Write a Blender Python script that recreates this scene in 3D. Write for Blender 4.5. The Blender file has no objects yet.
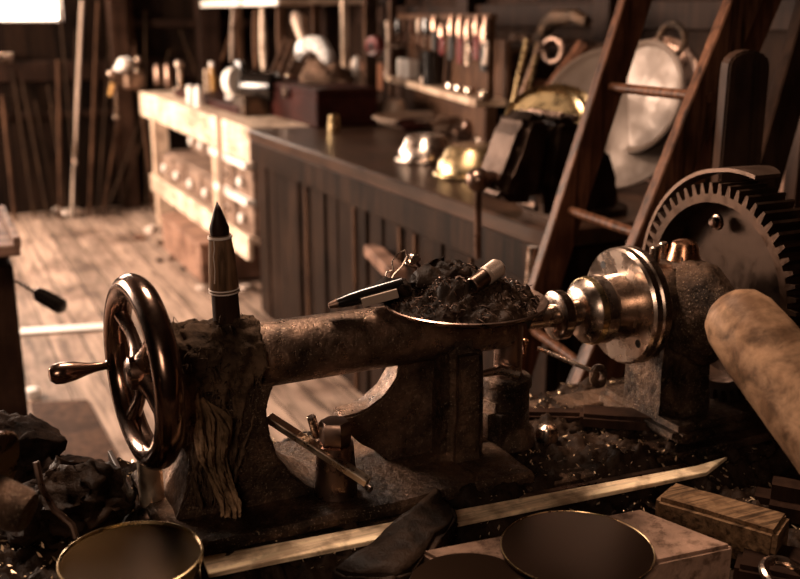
import bpy, bmesh, math, random
from mathutils import Vector, Matrix, noise
R=random.Random(7)
PI=math.pi
C=bpy.context.scene.collection
# ------------------------------------------------------------------ camera
F=1000.;CXp=400.;CYp=289.5;PT=math.atan(.2745);YAW=math.radians(25.2);H=1.42
def ray(px,py):
    a=(px-CXp)/F;b=-(py-CYp)/F
    y=math.cos(PT)+b*math.sin(PT);z=-math.sin(PT)+b*math.cos(PT)
    c,s=math.cos(YAW),math.sin(YAW)
    return Vector((a*c+y*s,-a*s+y*c,z))
def at(px,py,x=None,y=None,z=None,d=None):
    """the world point seen at a pixel, on a plane x=, y=, z= or at a distance d"""
    r=ray(px,py)
    if x is not None:t=x/r.x
    elif y is not None:t=y/r.y
    elif z is not None:t=(z-H)/r.z
    else:t=d
    return Vector((0,0,H))+r*t
cam_d=bpy.data.cameras.new('camera');cam=bpy.data.objects.new('camera',cam_d);C.objects.link(cam)
cam.location=(0,0,H);cam.rotation_euler=(PI/2-PT,0,-YAW)
cam_d.sensor_width=36;cam_d.lens=F*36/800
cam_d.dof.use_dof=True;cam_d.dof.focus_distance=1.30;cam_d.dof.aperture_fstop=4.0
cam_d.clip_start=.02
S=bpy.context.scene;S.camera=cam
S.view_settings.view_transform='Standard';S.view_settings.look='None'
S.view_settings.exposure=0;S.view_settings.gamma=1

# ------------------------------------------------------------------ materials
def newmat(n):
    m=bpy.data.materials.new(n);m.use_nodes=True
    return m,m.node_tree.nodes,m.node_tree.links,m.node_tree.nodes['Principled BSDF']
def coords(N,L,sc=(1,1,1)):
    tc=N.new('ShaderNodeTexCoord');mp=N.new('ShaderNodeMapping');mp.inputs['Scale'].default_value=sc
    L.new(tc.outputs['Object'],mp.inputs[0]);return mp.outputs[0]
def nz(N,L,co,s,det=4,rough=.6,dist=0):
    t=N.new('ShaderNodeTexNoise');t.inputs['Scale'].default_value=s;t.inputs['Detail'].default_value=det
    t.inputs['Roughness'].default_value=rough;t.inputs['Distortion'].default_value=dist
    L.new(co,t.inputs[0]);return t.outputs[0]
def ramp(N,L,f,stops):
    r=N.new('ShaderNodeValToRGB');e=r.color_ramp.elements
    while len(e)<len(stops):e.new(.5)
    for k,(p,c) in enumerate(stops):e[k].position=p;e[k].color=(*c,1) if len(c)==3 else c
    L.new(f,r.inputs[0]);return r.outputs[0]
def mulc(c,k):return tuple(min(1,v*k) for v in c)
def bump(N,L,b,h,st,dist=.002):
    n=N.new('ShaderNodeBump');n.inputs['Strength'].default_value=st;n.inputs['Distance'].default_value=dist
    L.new(h,n.inputs['Height']);L.new(n.outputs[0],b.inputs['Normal'])
def wood(n,c,axis=0,rough=.65,scale=1.,contrast=.45,bst=.5,spec=.08,gs=5):
    m,N,L,b=newmat(n)
    sc=[14*scale]*3;sc[axis]=.9*scale
    co=coords(N,L,sc)
    f=nz(N,L,co,2.2,6,.65,.6)
    co2=coords(N,L);g=nz(N,L,co2,gs,4,.6)
    base=ramp(N,L,f,[(.36,mulc(c,1-contrast)),(.5,c),(.63,mulc(c,1+contrast*.7))])
    mx=N.new('ShaderNodeMixRGB');mx.blend_type='MULTIPLY';mx.inputs[0].default_value=.8
    L.new(base,mx.inputs[1]);L.new(ramp(N,L,g,[(.4,(.42,.38,.36)),(.56,(1,1,1))]),mx.inputs[2])
    L.new(mx.outputs[0],b.inputs['Base Color']);b.inputs['Roughness'].default_value=rough;b.inputs['Specular IOR Level'].default_value=spec
    bump(N,L,b,f,bst);return m
def metal(n,c,rough=.3,grime=.5,bst=.15,scale=30,met=1.,gc=(.03,.018,.012)):
    m,N,L,b=newmat(n);co=coords(N,L)
    f=nz(N,L,co,scale,5,.65);g=nz(N,L,co,scale*.25,4,.6)
    mx=N.new('ShaderNodeMixRGB');mx.inputs[1].default_value=(*c,1);mx.inputs[2].default_value=(*gc,1)
    fac=ramp(N,L,g,[(.47,(0,0,0)),(.64,(grime,)*3)]);L.new(fac,mx.inputs[0])
    L.new(mx.outputs[0],b.inputs['Base Color']);b.inputs['Metallic'].default_value=met
    L.new(ramp(N,L,f,[(.38,(rough*.7,)*3),(.62,(min(1,rough*1.4),)*3)]),b.inputs['Roughness'])
    bump(N,L,b,f,bst,.001);return m
def iron(n,c,rough=.5,bst=.6,scale=60,speck=.5):
    """greasy cast iron with dirt and small bright specks"""
    m,N,L,b=newmat(n);co=coords(N,L)
    f=nz(N,L,co,scale,6,.7);g=nz(N,L,co,scale*.2,5,.65);h=nz(N,L,co,scale*6,2,.5)
    col=ramp(N,L,g,[(.38,mulc(c,.25)),(.52,c),(.66,mulc(c,2.4))])
    mx=N.new('ShaderNodeMixRGB');mx.inputs[2].default_value=(.55,.4,.27,1)
    L.new(col,mx.inputs[1]);L.new(ramp(N,L,h,[(.63,(0,0,0)),(.68,(speck,)*3)]),mx.inputs[0])
    L.new(mx.outputs[0],b.inputs['Base Color']);b.inputs['Metallic'].default_value=.8
    L.new(ramp(N,L,f,[(.38,(rough*.65,)*3),(.62,(min(1,rough*1.5),)*3)]),b.inputs['Roughness'])
    bump(N,L,b,f,bst,.006);return m
def cloth(n,c,scale=80,bst=.8,rough=.85):
    m,N,L,b=newmat(n);co=coords(N,L)
    f=nz(N,L,co,scale,5,.7);g=nz(N,L,co,scale*.15,4,.6)
    mx=N.new('ShaderNodeMixRGB');mx.blend_type='MULTIPLY';mx.inputs[0].default_value=1
    L.new(ramp(N,L,g,[(.38,mulc(c,.45)),(.62,mulc(c,1.5))]),mx.inputs[1]);L.new(ramp(N,L,f,[(.38,(.4,.38,.36)),(.5,(.9,.9,.9)),(.6,(1.,1.,1.))]),mx.inputs[2])
    L.new(mx.outputs[0],b.inputs['Base Color'])
    b.inputs['Roughness'].default_value=rough;b.inputs['Specular IOR Level'].default_value=.05;bump(N,L,b,f,bst,.004);return m
def plain(n,c,rough=.5,met=0.):
    m,N,L,b=newmat(n);b.inputs['Base Color'].default_value=(*c,1)
    b.inputs['Roughness'].default_value=rough;b.inputs['Metallic'].default_value=met;return m
def emit(n,c,s):
    m,N,L,b=newmat(n);b.inputs['Base Color'].default_value=(*c,1)
    b.inputs['Emission Color'].default_value=(*c,1);b.inputs['Emission Strength'].default_value=s;return m
def glass(n,c):
    m,N,L,b=newmat(n);b.inputs['Base Color'].default_value=(*c,1);b.inputs['Roughness'].default_value=.05
    b.inputs['Transmission Weight'].default_value=.8;return m
def planks(n,c,cross=0,w=.13,rough=.6,stain=True):
    """boards running along one axis; 'cross' is the axis they repeat over"""
    m,N,L,b=newmat(n)
    tc=N.new('ShaderNodeTexCoord');sp=N.new('ShaderNodeSeparateXYZ');L.new(tc.outputs['Object'],sp.inputs[0])
    dv=N.new('ShaderNodeMath');dv.operation='DIVIDE';dv.inputs[1].default_value=w;L.new(sp.outputs[cross],dv.inputs[0])
    fl=N.new('ShaderNodeMath');fl.operation='FLOOR';L.new(dv.outputs[0],fl.inputs[0])
    fr=N.new('ShaderNodeMath');fr.operation='FRACT';L.new(dv.outputs[0],fr.inputs[0])
    wn=N.new('ShaderNodeTexWhiteNoise');wn.noise_dimensions='1D';L.new(fl.outputs[0],wn.inputs['W'])
    sc=[2.,2.,2.];sc[cross]=22.
    if cross==1:sc=[2,22,2]
    mp=N.new('ShaderNodeMapping');mp.inputs['Scale'].default_value=sc
    L.new(tc.outputs['Object'],mp.inputs[0])
    cb=N.new('ShaderNodeVectorMath');cb.operation='ADD';L.new(mp.outputs[0],cb.inputs[0]);
    ml=N.new('ShaderNodeVectorMath');ml.operation='SCALE';ml.inputs['Scale'].default_value=9.;L.new(wn.outputs['Color'],ml.inputs[0]);L.new(ml.outputs[0],cb.inputs[1])
    f=nz(N,L,cb.outputs[0],1.5,6,.65,.5)
    base=ramp(N,L,f,[(.36,mulc(c,.45)),(.5,c),(.64,mulc(c,1.35))])
    mx=N.new('ShaderNodeMixRGB');mx.blend_type='MULTIPLY';mx.inputs[0].default_value=1
    L.new(base,mx.inputs[1]);L.new(ramp(N,L,wn.outputs['Value'],[(0,(.6,.6,.6)),(1,(1.,1.,1.))]),mx.inputs[2])
    gp=ramp(N,L,fr.outputs[0],[(0,(.05,.04,.03)),(.045,(.05,.04,.03)),(.07,(1,1,1))])
    m2=N.new('ShaderNodeMixRGB');m2.blend_type='MULTIPLY';m2.inputs[0].default_value=.85
    L.new(mx.outputs[0],m2.inputs[1]);L.new(gp,m2.inputs[2]);out=m2.outputs[0]
    if stain:
        g=nz(N,L,tc.outputs['Object'],1.7,5,.7)
        m3=N.new('ShaderNodeMixRGB');m3.blend_type='MULTIPLY';m3.inputs[0].default_value=.8
        L.new(out,m3.inputs[1]);L.new(ramp(N,L,g,[(.38,(.32,.27,.25)),(.5,(1,1,1))]),m3.inputs[2]);out=m3.outputs[0]
    L.new(out,b.inputs['Base Color']);b.inputs['Roughness'].default_value=rough;b.inputs['Specular IOR Level'].default_value=.06
    bump(N,L,b,f,.4);return m

T={}
def setup_mats():
    T['floor']=planks('floor_boards',(.37,.265,.205),0,.14,.5)
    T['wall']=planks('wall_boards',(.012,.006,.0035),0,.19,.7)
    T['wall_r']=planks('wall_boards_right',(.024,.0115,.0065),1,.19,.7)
    T['ceil']=planks('ceiling_boards',(.05,.03,.02),0,.2,.8)
    T['beam']=wood('beam_wood',(.075,.038,.022),2)
    T['cream']=wood('bare_pale_wood',(.72,.56,.43),1,.5,2,.4)
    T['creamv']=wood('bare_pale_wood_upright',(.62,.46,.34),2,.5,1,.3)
    T['grain_dark']=wood('old_bench_top_wood',(.045,.023,.014),1,.34,1,.5,.5,.25)
    T['benchv']=wood('bench_side_wood',(.017,.0085,.005),2,.45,1.3,.9)
    T['ladder']=wood('ladder_wood',(.105,.046,.025),2,.38,2,.75)
    T['redwood']=wood('reddish_board_wood',(.13,.055,.03),2,.5,2,.7)
    T['darkwood']=wood('dark_wood',(.036,.018,.011),2,.5,1,.5)
    T['stick']=wood('stick_wood',(.075,.037,.02),2,.6)
    T['stickdk']=wood('dark_stick_wood',(.034,.018,.009),2,.6)
    T['boxwood']=wood('box_wood',(.24,.14,.10),0,.6)
    T['club']=wood('worn_handle_wood',(.32,.185,.105),0,.5,1.2,.5,.5,gs=22)
    T['timber']=wood('block_timber',(.20,.115,.06),0,.6,4,.7,gs=40)
    T['peg']=wood('peg_wood',(.22,.125,.07),2,.45,3,.6)
    T['steel']=metal('bright_steel',(.52,.40,.32),.24,.4)
    T['wheel']=metal('polished_brown_iron',(.27,.17,.125),.2,.55,.08,12)
    T['darksteel']=metal('dull_steel',(.25,.16,.12),.33,.7,.3)
    T['iron']=iron('cast_iron_greasy',(.075,.043,.026),.45,1.,70,.45)
    T['ironsm']=iron('painted_cast_iron',(.16,.098,.066),.36,.6,55,.5)
    T['vise']=metal('black_vise_iron',(.05,.031,.022),.42,.5,.2,20)
    T['post']=metal('worn_bright_steel',(.85,.68,.52),.36,.4,.3,40)
    T['plate']=metal('tan_plate',(.17,.12,.09),.5,.5,.15,8,.2)
    T['beamdk']=wood('dark_beam_wood',(.022,.011,.007),2)  # darker version of the beam wood for the wall trims
    T['streak']=cloth('tan_cotton',(.26,.16,.09),70,1.,.8)
    T['gear']=metal('gear_iron',(.065,.035,.021),.40,.8,.5,50,.85)
    T['guard']=metal('guard_iron',(.14,.085,.06),.42,.7,.4,20,.8)
    T['brass']=metal('brass',(.56,.41,.22),.28,.6,.1,20)
    T['copper']=metal('copper_cup',(.50,.25,.14),.3,.4,.15,30)
    T['pewter']=metal('pewter',(.62,.50,.42),.24,.35,.1,20)
    T['tin']=metal('pale_tin',(.42,.31,.24),.5,.5,.15,6,.3)
    T['blackpaint']=plain('black_gloss',(.008,.006,.005),.18)
    T['black']=plain('black_dull',(.012,.008,.006),.6)
    T['red']=plain('red_grip',(.16,.03,.03),.25)
    T['redbox']=wood('dark_red_painted_wood',(.030,.007,.005),1,.5,1,.3,.2)
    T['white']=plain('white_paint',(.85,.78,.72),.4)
    T['whitecloth']=cloth('white_cloth',(.85,.76,.68))
    T['rag']=cloth('greasy_rag',(.020,.011,.007),60,1.,.7)
    T['rag2']=cloth('brown_rag',(.13,.08,.055),60,1.,.8)
    T['waste']=cloth('fibrous_rag',(.10,.06,.036),50,1.,.8)
    T['drawer']=wood('drawer_front_wood',(.24,.165,.125),0,.5)
    T['label']=plain('amber_glassware',(.5,.28,.10),.12)
    T['brick']=cloth('stone_block',(.27,.165,.115),45,1.,.8)
    T['disc']=plain('dark_lacquer_disc',(.036,.019,.011),.3,1.)
    T['chip']=metal('metal_chips',(.95,.68,.42),.3,.4,.1,50,.6)
    T['dirt']=cloth('grimy_chips',(.028,.016,.010),40,1.,.5)
    T['ruler']=wood('pale_slat_wood',(.85,.62,.40),0,.55,3,.4,gs=28)
    T['dial']=plain('old_brass_lid',(.066,.038,.014),.26,1.)
    T['paper']=plain('paper_scrap',(.7,.58,.5),.7)
    T['glow']=emit('daylight_pane',(1,.93,.86),7)
    T['clear']=glass('clear_glass',(.9,.8,.7))
setup_mats()

# ------------------------------------------------------------------ mesh building
def V(*a):return Vector(a)
def frame(ax,up=None):
    ax=Vector(ax).normalized()
    u=Vector(up) if up is not None else (V(0,0,1) if abs(ax.z)<.9 else V(1,0,0))
    x=u.cross(ax)
    if x.length<1e-6:x=V(1,0,0).cross(ax)
    x.normalize();y=ax.cross(x);return x,y,ax
class M:
    def __init__(s):s.b=bmesh.new()
    def _merge(s,t):
        me=bpy.data.meshes.new('t');t.to_mesh(me);t.free();s.b.from_mesh(me);bpy.data.meshes.remove(me);return s
    def box(s,c,sz,rot=None,bev=.002,seg=1,sub=0,jit=0,taper=None):
        t=bmesh.new();bmesh.ops.create_cube(t,size=1)
        for v in t.verts:
            if taper and v.co.z>0:v.co.x*=taper[0];v.co.y*=taper[1]
            v.co=V(v.co.x*sz[0],v.co.y*sz[1],v.co.z*sz[2])
        if bev:bmesh.ops.bevel(t,geom=t.edges[:],offset=min(bev,min(sz)*.45),segments=seg,affect='EDGES')
        if sub:bmesh.ops.subdivide_edges(t,edges=t.edges[:],cuts=sub,use_grid_fill=True)
        if jit:
            for v in t.verts:v.co+=noise.noise_vector(v.co*25)*jit
        m=rot.to_4x4() if rot is not None else Matrix()
        bmesh.ops.transform(t,matrix=Matrix.Translation(Vector(c))@m,verts=t.verts[:])
        return s._merge(t)
    def bar(s,p0,p1,w,h,up=(0,0,1),bev=.002,sub=0,jit=0):
        p0=Vector(p0);p1=Vector(p1);a=(p1-p0);x,y,z=frame(a,up)
        rot=Matrix((x,y,z)).transposed()
        return s.box((p0+p1)/2,(w,h,a.length),rot,bev,1,sub,jit)
    def rev(s,prof,o,ax,n=32,a0=0,a1=2*PI,up=None,caps=True):
        """turned shape: profile of (distance along axis, radius)"""
        x,y,z=frame(ax,up);o=Vector(o);full=abs(a1-a0-2*PI)<1e-4
        k=n if full else n+1;rows=[]
        for (h,r) in prof:
            if r<1e-6:rows.append([s.b.verts.new(o+z*h)]);continue
            rows.append([s.b.verts.new(o+z*h+(x*math.cos(a0+(a1-a0)*i/n)+y*math.sin(a0+(a1-a0)*i/n))*r) for i in range(k)])
        for A,B in zip(rows,rows[1:]):
            m=n if full else n
            for i in range(m):
                j=(i+1)%k
                if len(A)==1 and len(B)==1:continue
                try:
                    if len(A)==1:s.b.faces.new((A[0],B[j],B[i]))
                    elif len(B)==1:s.b.faces.new((A[i],A[j],B[0]))
                    else:s.b.faces.new((A[i],A[j],B[j],B[i]))
                except ValueError:pass
        if caps and full:
            for Rw,fl in ((rows[0],1),(rows[-1],0)):
                if len(Rw)>2:
                    try:s.b.faces.new(Rw[::-1] if fl else Rw)
                    except ValueError:pass
        return s
    def cyl(s,p0,p1,r0,r1=None,n=20,bev=.0):
        p0=Vector(p0);p1=Vector(p1);r1=r0 if r1 is None else r1;L=(p1-p0).length
        if bev:pr=[(0,0),(0,r0-bev),(bev,r0),(L-bev,r1),(L,r1-bev),(L,0)]
        else:pr=[(0,0),(0,r0),(L,r1),(L,0)]
        return s.rev(pr,p0,p1-p0,n,caps=False)
    def ball(s,c,r,n=14,sq=(1,1,1),jit=0,js=30):
        t=bmesh.new();bmesh.ops.create_uvsphere(t,u_segments=n,v_segments=max(6,n*2//3),radius=1)
        for v in t.verts:
            v.co=V(v.co.x*r*sq[0],v.co.y*r*sq[1],v.co.z*r*sq[2])
            if jit:
                q_=v.co+Vector(c)
                v.co+=noise.noise_vector(q_*js)*jit+noise.noise_vector(q_*js*2.7)*jit*.45+noise.noise_vector(q_*js*7)*jit*.2
            v.co+=Vector(c)
        return s._merge(t)
    def tube(s,pts,r,n=8,closed=False,flat=1.):
        pts=[Vector(p) for p in pts];m=len(pts)
        rr=r if isinstance(r,(list,tuple)) else [r]*m
        rows=[];pu=None
        for i,p in enumerate(pts):
            a=pts[(i-1)%m] if (closed or i>0) else p;b=pts[(i+1)%m] if (closed or i<m-1) else p
            x,y,z=frame(b-a,pu);
            pu=y
            rows.append([s.b.verts.new(p+(x*math.cos(2*PI*k/n)+y*math.sin(2*PI*k/n)*flat)*rr[i]) for k in range(n)])
        for i in range(m if closed else m-1):
            A=rows[i];B=rows[(i+1)%m]
            for k in range(n):s.b.faces.new((A[k],A[(k+1)%n],B[(k+1)%n],B[k]))
        if not closed:
            s.b.faces.new(rows[0][::-1]);s.b.faces.new(rows[-1])
        return s
    def torus(s,c,ax,R_,r,n=48,k=14,flat=1.):
        x,y,z=frame(ax);c=Vector(c);rows=[]
        for i in range(n):
            a=2*PI*i/n;d=x*math.cos(a)+y*math.sin(a)
            rows.append([s.b.verts.new(c+d*(R_+r*math.cos(2*PI*j/k))+z*r*flat*math.sin(2*PI*j/k)) for j in range(k)])
        for i in range(n):
            for j in range(k):s.b.faces.new((rows[i][j],rows[(i+1)%n][j],rows[(i+1)%n][(j+1)%k],rows[i][(j+1)%k]))
        return s
    def prism(s,pts,vec,bev=.0):
        t=bmesh.new();vs=[t.verts.new(Vector(p)) for p in pts];f=t.faces.new(vs)
        r=bmesh.ops.extrude_face_region(t,geom=[f]);vv=[g for g in r['geom'] if isinstance(g,bmesh.types.BMVert)]
        bmesh.ops.translate(t,vec=Vector(vec),verts=vv)
        bmesh.ops.recalc_face_normals(t,faces=t.faces[:])
        if bev:bmesh.ops.bevel(t,geom=t.edges[:],offset=bev,segments=2,affect='EDGES')
        return s._merge(t)
    def grid(s,fn,nu,nv,thick=0):
        t=bmesh.new()
        g=[[t.verts.new(fn(i/nu,j/nv)) for j in range(nv+1)] for i in range(nu+1)]
        for i in range(nu):
            for j in range(nv):t.faces.new((g[i][j],g[i+1][j],g[i+1][j+1],g[i][j+1]))
        if thick:
            bmesh.ops.recalc_face_normals(t,faces=t.faces[:])
            t.normal_update();t.verts.ensure_lookup_table()
            fs=[[v for v in f.verts] for f in t.faces];be=[e for e in t.edges if len(e.link_faces)==1]
            cp={v:t.verts.new(v.co-v.normal*thick) for v in t.verts[:]}
            for f in fs:t.faces.new([cp[v] for v in f][::-1])
            for e in be:
                a_,b_=e.verts
                try:t.faces.new((a_,b_,cp[b_],cp[a_]))
                except ValueError:pass
        return s._merge(t)
ROOT={}
def build(name,m,mat,parent=None,label=None,cat=None,group=None,kind=None,smooth=True):
    b=m.b;bmesh.ops.remove_doubles(b,verts=b.verts[:],dist=1e-6)
    bmesh.ops.recalc_face_normals(b,faces=b.faces[:])
    if parent is not None:o0=ROOT[parent.name]
    else:
        xs=[v.co for v in b.verts]
        o0=V(sum(c.x for c in xs)/len(xs),sum(c.y for c in xs)/len(xs),min(c.z for c in xs))
    for v in b.verts:v.co-=o0
    soft=mat in ('rag','rag2','dirt','waste','whitecloth')
    for f in b.faces:f.smooth=smooth
    for e in b.edges:
        if soft is False and len(e.link_faces)==2 and e.calc_face_angle(0)>.6:e.smooth=False
    me=bpy.data.meshes.new(name);b.to_mesh(me);b.free()
    me.materials.append(T[mat] if isinstance(mat,str) else mat)
    o=bpy.data.objects.new(name,me);C.objects.link(o)
    if parent is not None:o.parent=parent
    else:o.location=o0
    ROOT[o.name]=o0
    if label:o['label']=label
    if cat:o['category']=cat
    if group:o['group']=group
    if kind:o['kind']=kind
    return o
def thing(name,loc,label,cat,group=None):
    o=bpy.data.objects.new(name,None);C.objects.link(o);o.location=Vector(loc);o.empty_display_size=.05
    ROOT[o.name]=Vector(loc);o['label']=label;o['category']=cat
    if group:o['group']=group
    return o
def struct(name,m,mat,**k):return build(name,m,mat,kind='structure',**k)
def blob(c,r,sq=(1,1,1),jit=.01,js=20,n=24):
    return M().ball(c,r,n,sq,jit,js)
ORD=['first','second','third','fourth','fifth','sixth','seventh','eighth','ninth','tenth','eleventh','twelfth','thirteenth','fourteenth','fifteenth','sixteenth','seventeenth','eighteenth','nineteenth','twentieth']

# ------------------------------------------------------------------ the room
XL,XR,YF,YB,ZC=-2.4,2.62,7.8,-1.6,2.9
struct('floor',M().box(((XL+XR)/2,(YF+YB)/2,-.05),(XR-XL+.2,YF-YB+.2,.1),bev=0),'floor')
struct('ceiling',M().box(((XL+XR)/2,(YF+YB)/2,ZC+.05),(XR-XL+.2,YF-YB+.2,.1),bev=0),'ceil')
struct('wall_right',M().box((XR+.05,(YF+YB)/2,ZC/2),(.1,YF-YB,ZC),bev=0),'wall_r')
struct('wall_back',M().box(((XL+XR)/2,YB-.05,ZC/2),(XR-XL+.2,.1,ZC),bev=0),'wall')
def wall_hole(name,axis,c0,a0,a1,h0,h1,A0,A1,mat):
    m=M()
    def bx(u0,u1,z0,z1):
        if u1-u0<1e-3 or z1-z0<1e-3:return
        if axis=='y':m.box(((u0+u1)/2,c0,(z0+z1)/2),(u1-u0,.1,z1-z0),bev=0)
        else:m.box((c0,(u0+u1)/2,(z0+z1)/2),(.1,u1-u0,z1-z0),bev=0)
    bx(A0,a0,0,ZC);bx(a1,A1,0,ZC);bx(a0,a1,0,h0);bx(a0,a1,h1,ZC)
    struct(name,m,mat)
WX0,WX1,WZ0,WZ1=-.6,.985,1.375,2.2
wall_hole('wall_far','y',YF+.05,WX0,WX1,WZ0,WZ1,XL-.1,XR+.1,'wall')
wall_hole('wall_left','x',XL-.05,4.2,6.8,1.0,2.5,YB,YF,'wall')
def window(name,axis,c0,a0,a1,h0,h1,bars,pane='glow'):
    root=bpy.data.objects.new(name,None);C.objects.link(root);root['kind']='structure'
    mid=(a0+a1)/2
    root.location=(mid,c0,h0) if axis=='y' else (c0,mid,h0);ROOT[root.name]=root.location.copy()
    f=M();p=M()
    def bx(m,u0,u1,z0,z1,t,o=0):
        if axis=='y':m.box(((u0+u1)/2,c0+o,(z0+z1)/2),(u1-u0,t,z1-z0),bev=0)
        else:m.box((c0+o,(u0+u1)/2,(z0+z1)/2),(t,u1-u0,z1-z0),bev=0)
    w=.035
    bx(f,a0,a0+w,h0,h1,.07);bx(f,a1-w,a1,h0,h1,.07);bx(f,a0,a1,h0,h0+w*.4,.07);bx(f,a0,a1,h1-w,h1,.07)
    for k in range(1,bars):
        u=a0+(a1-a0)*k/bars;bx(f,u-.012,u+.012,h0,h1,.04)
    bx(p,a0+.005,a1-.005,h0+.005,h1-.005,.006,.04 if axis=='y' else -.04)
    build('window_frame',f,'white',root);build('pane',p,pane,root)
    return root
window('window_1','y',YF+.03,WX0,WX1,WZ0,WZ1,1)
window('window_2','x',XL-.03,4.2,6.8,1.0,2.5,3)
# posts, girts and boards of the walls
k=0
def trim(m,mat='beamdk'):
    global k;k+=1;struct('trim_%d'%k,m,mat)
trim(M().box((1.35,YF-.08,ZC/2),(.13,.14,ZC),bev=.005),'darkwood')
trim(M().box((2.02,YF-.08,ZC/2),(.16,.14,ZC),bev=.005))
trim(M().box((.9,YF-.03,1.03),(3.2,.05,.14),bev=.005))
trim(M().box((.9,YF-.03,.72),(3.2,.04,.05),bev=.003))
trim(M().box((1.9,YF-.03,1.36),(1.2,.05,.06),bev=.003))
trim(M().box((1.99,(YF+YB)/2,2.42),(.12,YF-YB-.1,.14),bev=.005))      # beam the ladder leans on
for y in (6.6,5.55,4.62,3.45,2.3,1.2):
    trim(M().box((XR-.05,y,ZC/2),(.1,.11,ZC),bev=.004))
trim(M().box((XR-.03,3.6,1.42),(.05,5.,.1),bev=.003))
trim(M().box((XR-.02,3.6,1.05),(.04,5.,.16),bev=.003),'redwood')

# ------------------------------------------------------------------ lathe bed and work surface
BZ=.80
t=thing('lathe_bench',(1.1,.9,0),'heavy dark wooden bench covered in grime beneath the old lathe','workbench')
build('bench_top',M().box((.86,.98,.705),(2.52,.98,.07),bev=.004),'darkwood',t)
for x in (-.32,2.02):
    for y in (.58,1.38):build('leg',M().box((x,y,.335),(.1,.1,.67)),'darkwood',t)
t=thing('lathe_bed',(1.2,1.17,.74),'greasy cast iron lathe bed with two long rails under the tailstock','lathe')
for y in (1.075,1.29):
    m=M().box((1.12,y,.769),(1.84,.035,.058),bev=.004);m.box((1.12,y,.793),(1.84,.06,.014),bev=.003)
    build('rail',m,'iron',t)
for x in (.26,.7,1.15,1.6,2.0):build('crosspiece',M().box((x,1.18,.765),(.05,.2,.045),bev=.004),'iron',t)

# ------------------------------------------------------------------ tailstock
AY,AZ=1.175,1.0
t=thing('tailstock',(.5,AY,BZ),'cast iron lathe tailstock with a long round barrel and arched foot','tailstock')
br=.0425
m=M().rev([(0,0),(0,.036),(.004,.040),(.03,.043),(.05,.0425),(.44,.0408),(.455,.039),(.459,.034),(.459,.022),(.44,.02),(.44,0)],(.262,AY,AZ),(1,0,0),40)
build('barrel',m,'ironsm',t)
# arched casting: outline in X-Z, extruded across the bed
def casting(y0,y1,lst,amp=.0025):
    m=M()
    for L in lst:m.prism([V(x,y0,z) for x,z in L],(0,y1-y0,0),.003)
    bmesh.ops.triangulate(m.b,faces=[f for f in m.b.faces if len(f.verts)>4])
    bmesh.ops.subdivide_edges(m.b,edges=[e for e in m.b.edges if e.calc_length()>.02],cuts=3,use_grid_fill=True)
    for v in m.b.verts:v.co+=noise.noise_vector(v.co*60)*amp*.6+noise.noise_vector(v.co*22)*amp
    return m
LL=[(.255,AZ-.02),(.25,.93),(.240,.87),(.225,.822),(.225,BZ+.002),(.46,BZ+.002),(.43,.815),(.40,.828),(.375,.85),(.356,.88),(.346,.915),(.344,.95),(.352,.972),(.36,AZ-.02)]
build('front_leg',casting(1.12,1.235,[LL]),'iron',t,label='cast leg under the handwheel end')
LR=[(.555,AZ-.02),(.548,.957),(.541,.938),(.528,.921),(.505,.906),(.482,.899),(.463,.897),(.462,.885),(.485,.86),(.52,.83),(.545,BZ+.002),(.70,BZ+.002),(.70,.818),(.672,.835),(.665,.87),(.662,.92),(.665,AZ-.02)]
build('rear_leg',casting(1.165,1.205,[LR]),'ironsm',t,label='cast leg with a curved rim')
m=M().box((.630,1.15,.895),(.068,.065,.19),None,.016,3,3,.004,taper=(.85,1))
build('column',m,'iron',t)
m=M().box((.45,1.17,.811),(.5,.245,.02),None,.006,1,6,.004);build('foot',m,'iron',t)

# clamping nut and its stud, lying wrench bar
NB=at(335,443,y=1.11)
m=M().rev([(0,0),(0,.019),(.003,.021),(.027,.021),(.031,.018),(.033,.0)],NB,(0,0,1),6);m.cyl(V(NB.x,NB.y,.80),NB,.030,.024,n=24)
build('nut',m,'darksteel',t,label='square clamping nut on the foot')
m=M().cyl(at(317,437,y=1.13),at(311,416,y=1.13),.006,.006,12,.001);build('stud',m,'steel',t)
# handwheel
WX=.205
WN=V(1,.10,0).normalized();WS=V(-.10,1,0).normalized()
hw=build('handwheel',M().torus((WX,AY,AZ),WN,.105,.0165,72,18,1.05),'wheel',t,label='polished iron handwheel')
m=M().rev([(0,0),(0,.014),(.004,.020),(.02,.0225),(.035,.020),(.07,.018),(.08,.018)],(WX-.02,AY,AZ),(1,0,0),28)
build('hub',m,'wheel',hw)
for k5 in range(4):
    a=PI*2*k5/4+.62
    d=WS*math.cos(a)+V(0,0,math.sin(a))
    o0=V(WX,AY,AZ)
    pts=[o0+d*r_+V(off,0,0) for r_,off in ((.014,.0),(.035,.003),(.06,.004),(.085,.001),(.1,0))]
    build('spoke',M().tube(pts,[.012,.0088,.0075,.0088,.012],12,flat=1.35),'wheel',hw)
# crank handle, turned, pointing away from the wheel
hp=V(WX,AY,AZ)+WS*.1025+V(0,0,-.020)-WN*.008
m=M().rev([(0,0),(0,.0085),(.008,.0085),(.01,.0055),(.022,.0058),(.035,.0082),(.050,.0122),(.066,.0142),(.075,.0130),(.081,.008),(.083,0)],hp,-WN+V(0,0,.0),24)
build('handle',m,'wheel',hw,label='turned crank handle')
build('screw_shaft',M().cyl((WX+.05,AY,AZ),(.27,AY,AZ),.014,n=20),'steel',t)
# steel column under the wheel
t=thing('steel_post',at(152,520,z=.74),'short shiny steel post standing just below the handwheel','post')
p=at(153,512,z=.80);p.z=.775;print('post',p)
build('shaft',M().cyl(p,p+V(0,0,.11),.0165,.0155,24,.001),'post',t)
build('collar',M().rev([(0,.020),(.02,.024),(.03,.023),(.038,.0165)],p,(0,0,1),24),'darksteel',t)

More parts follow.
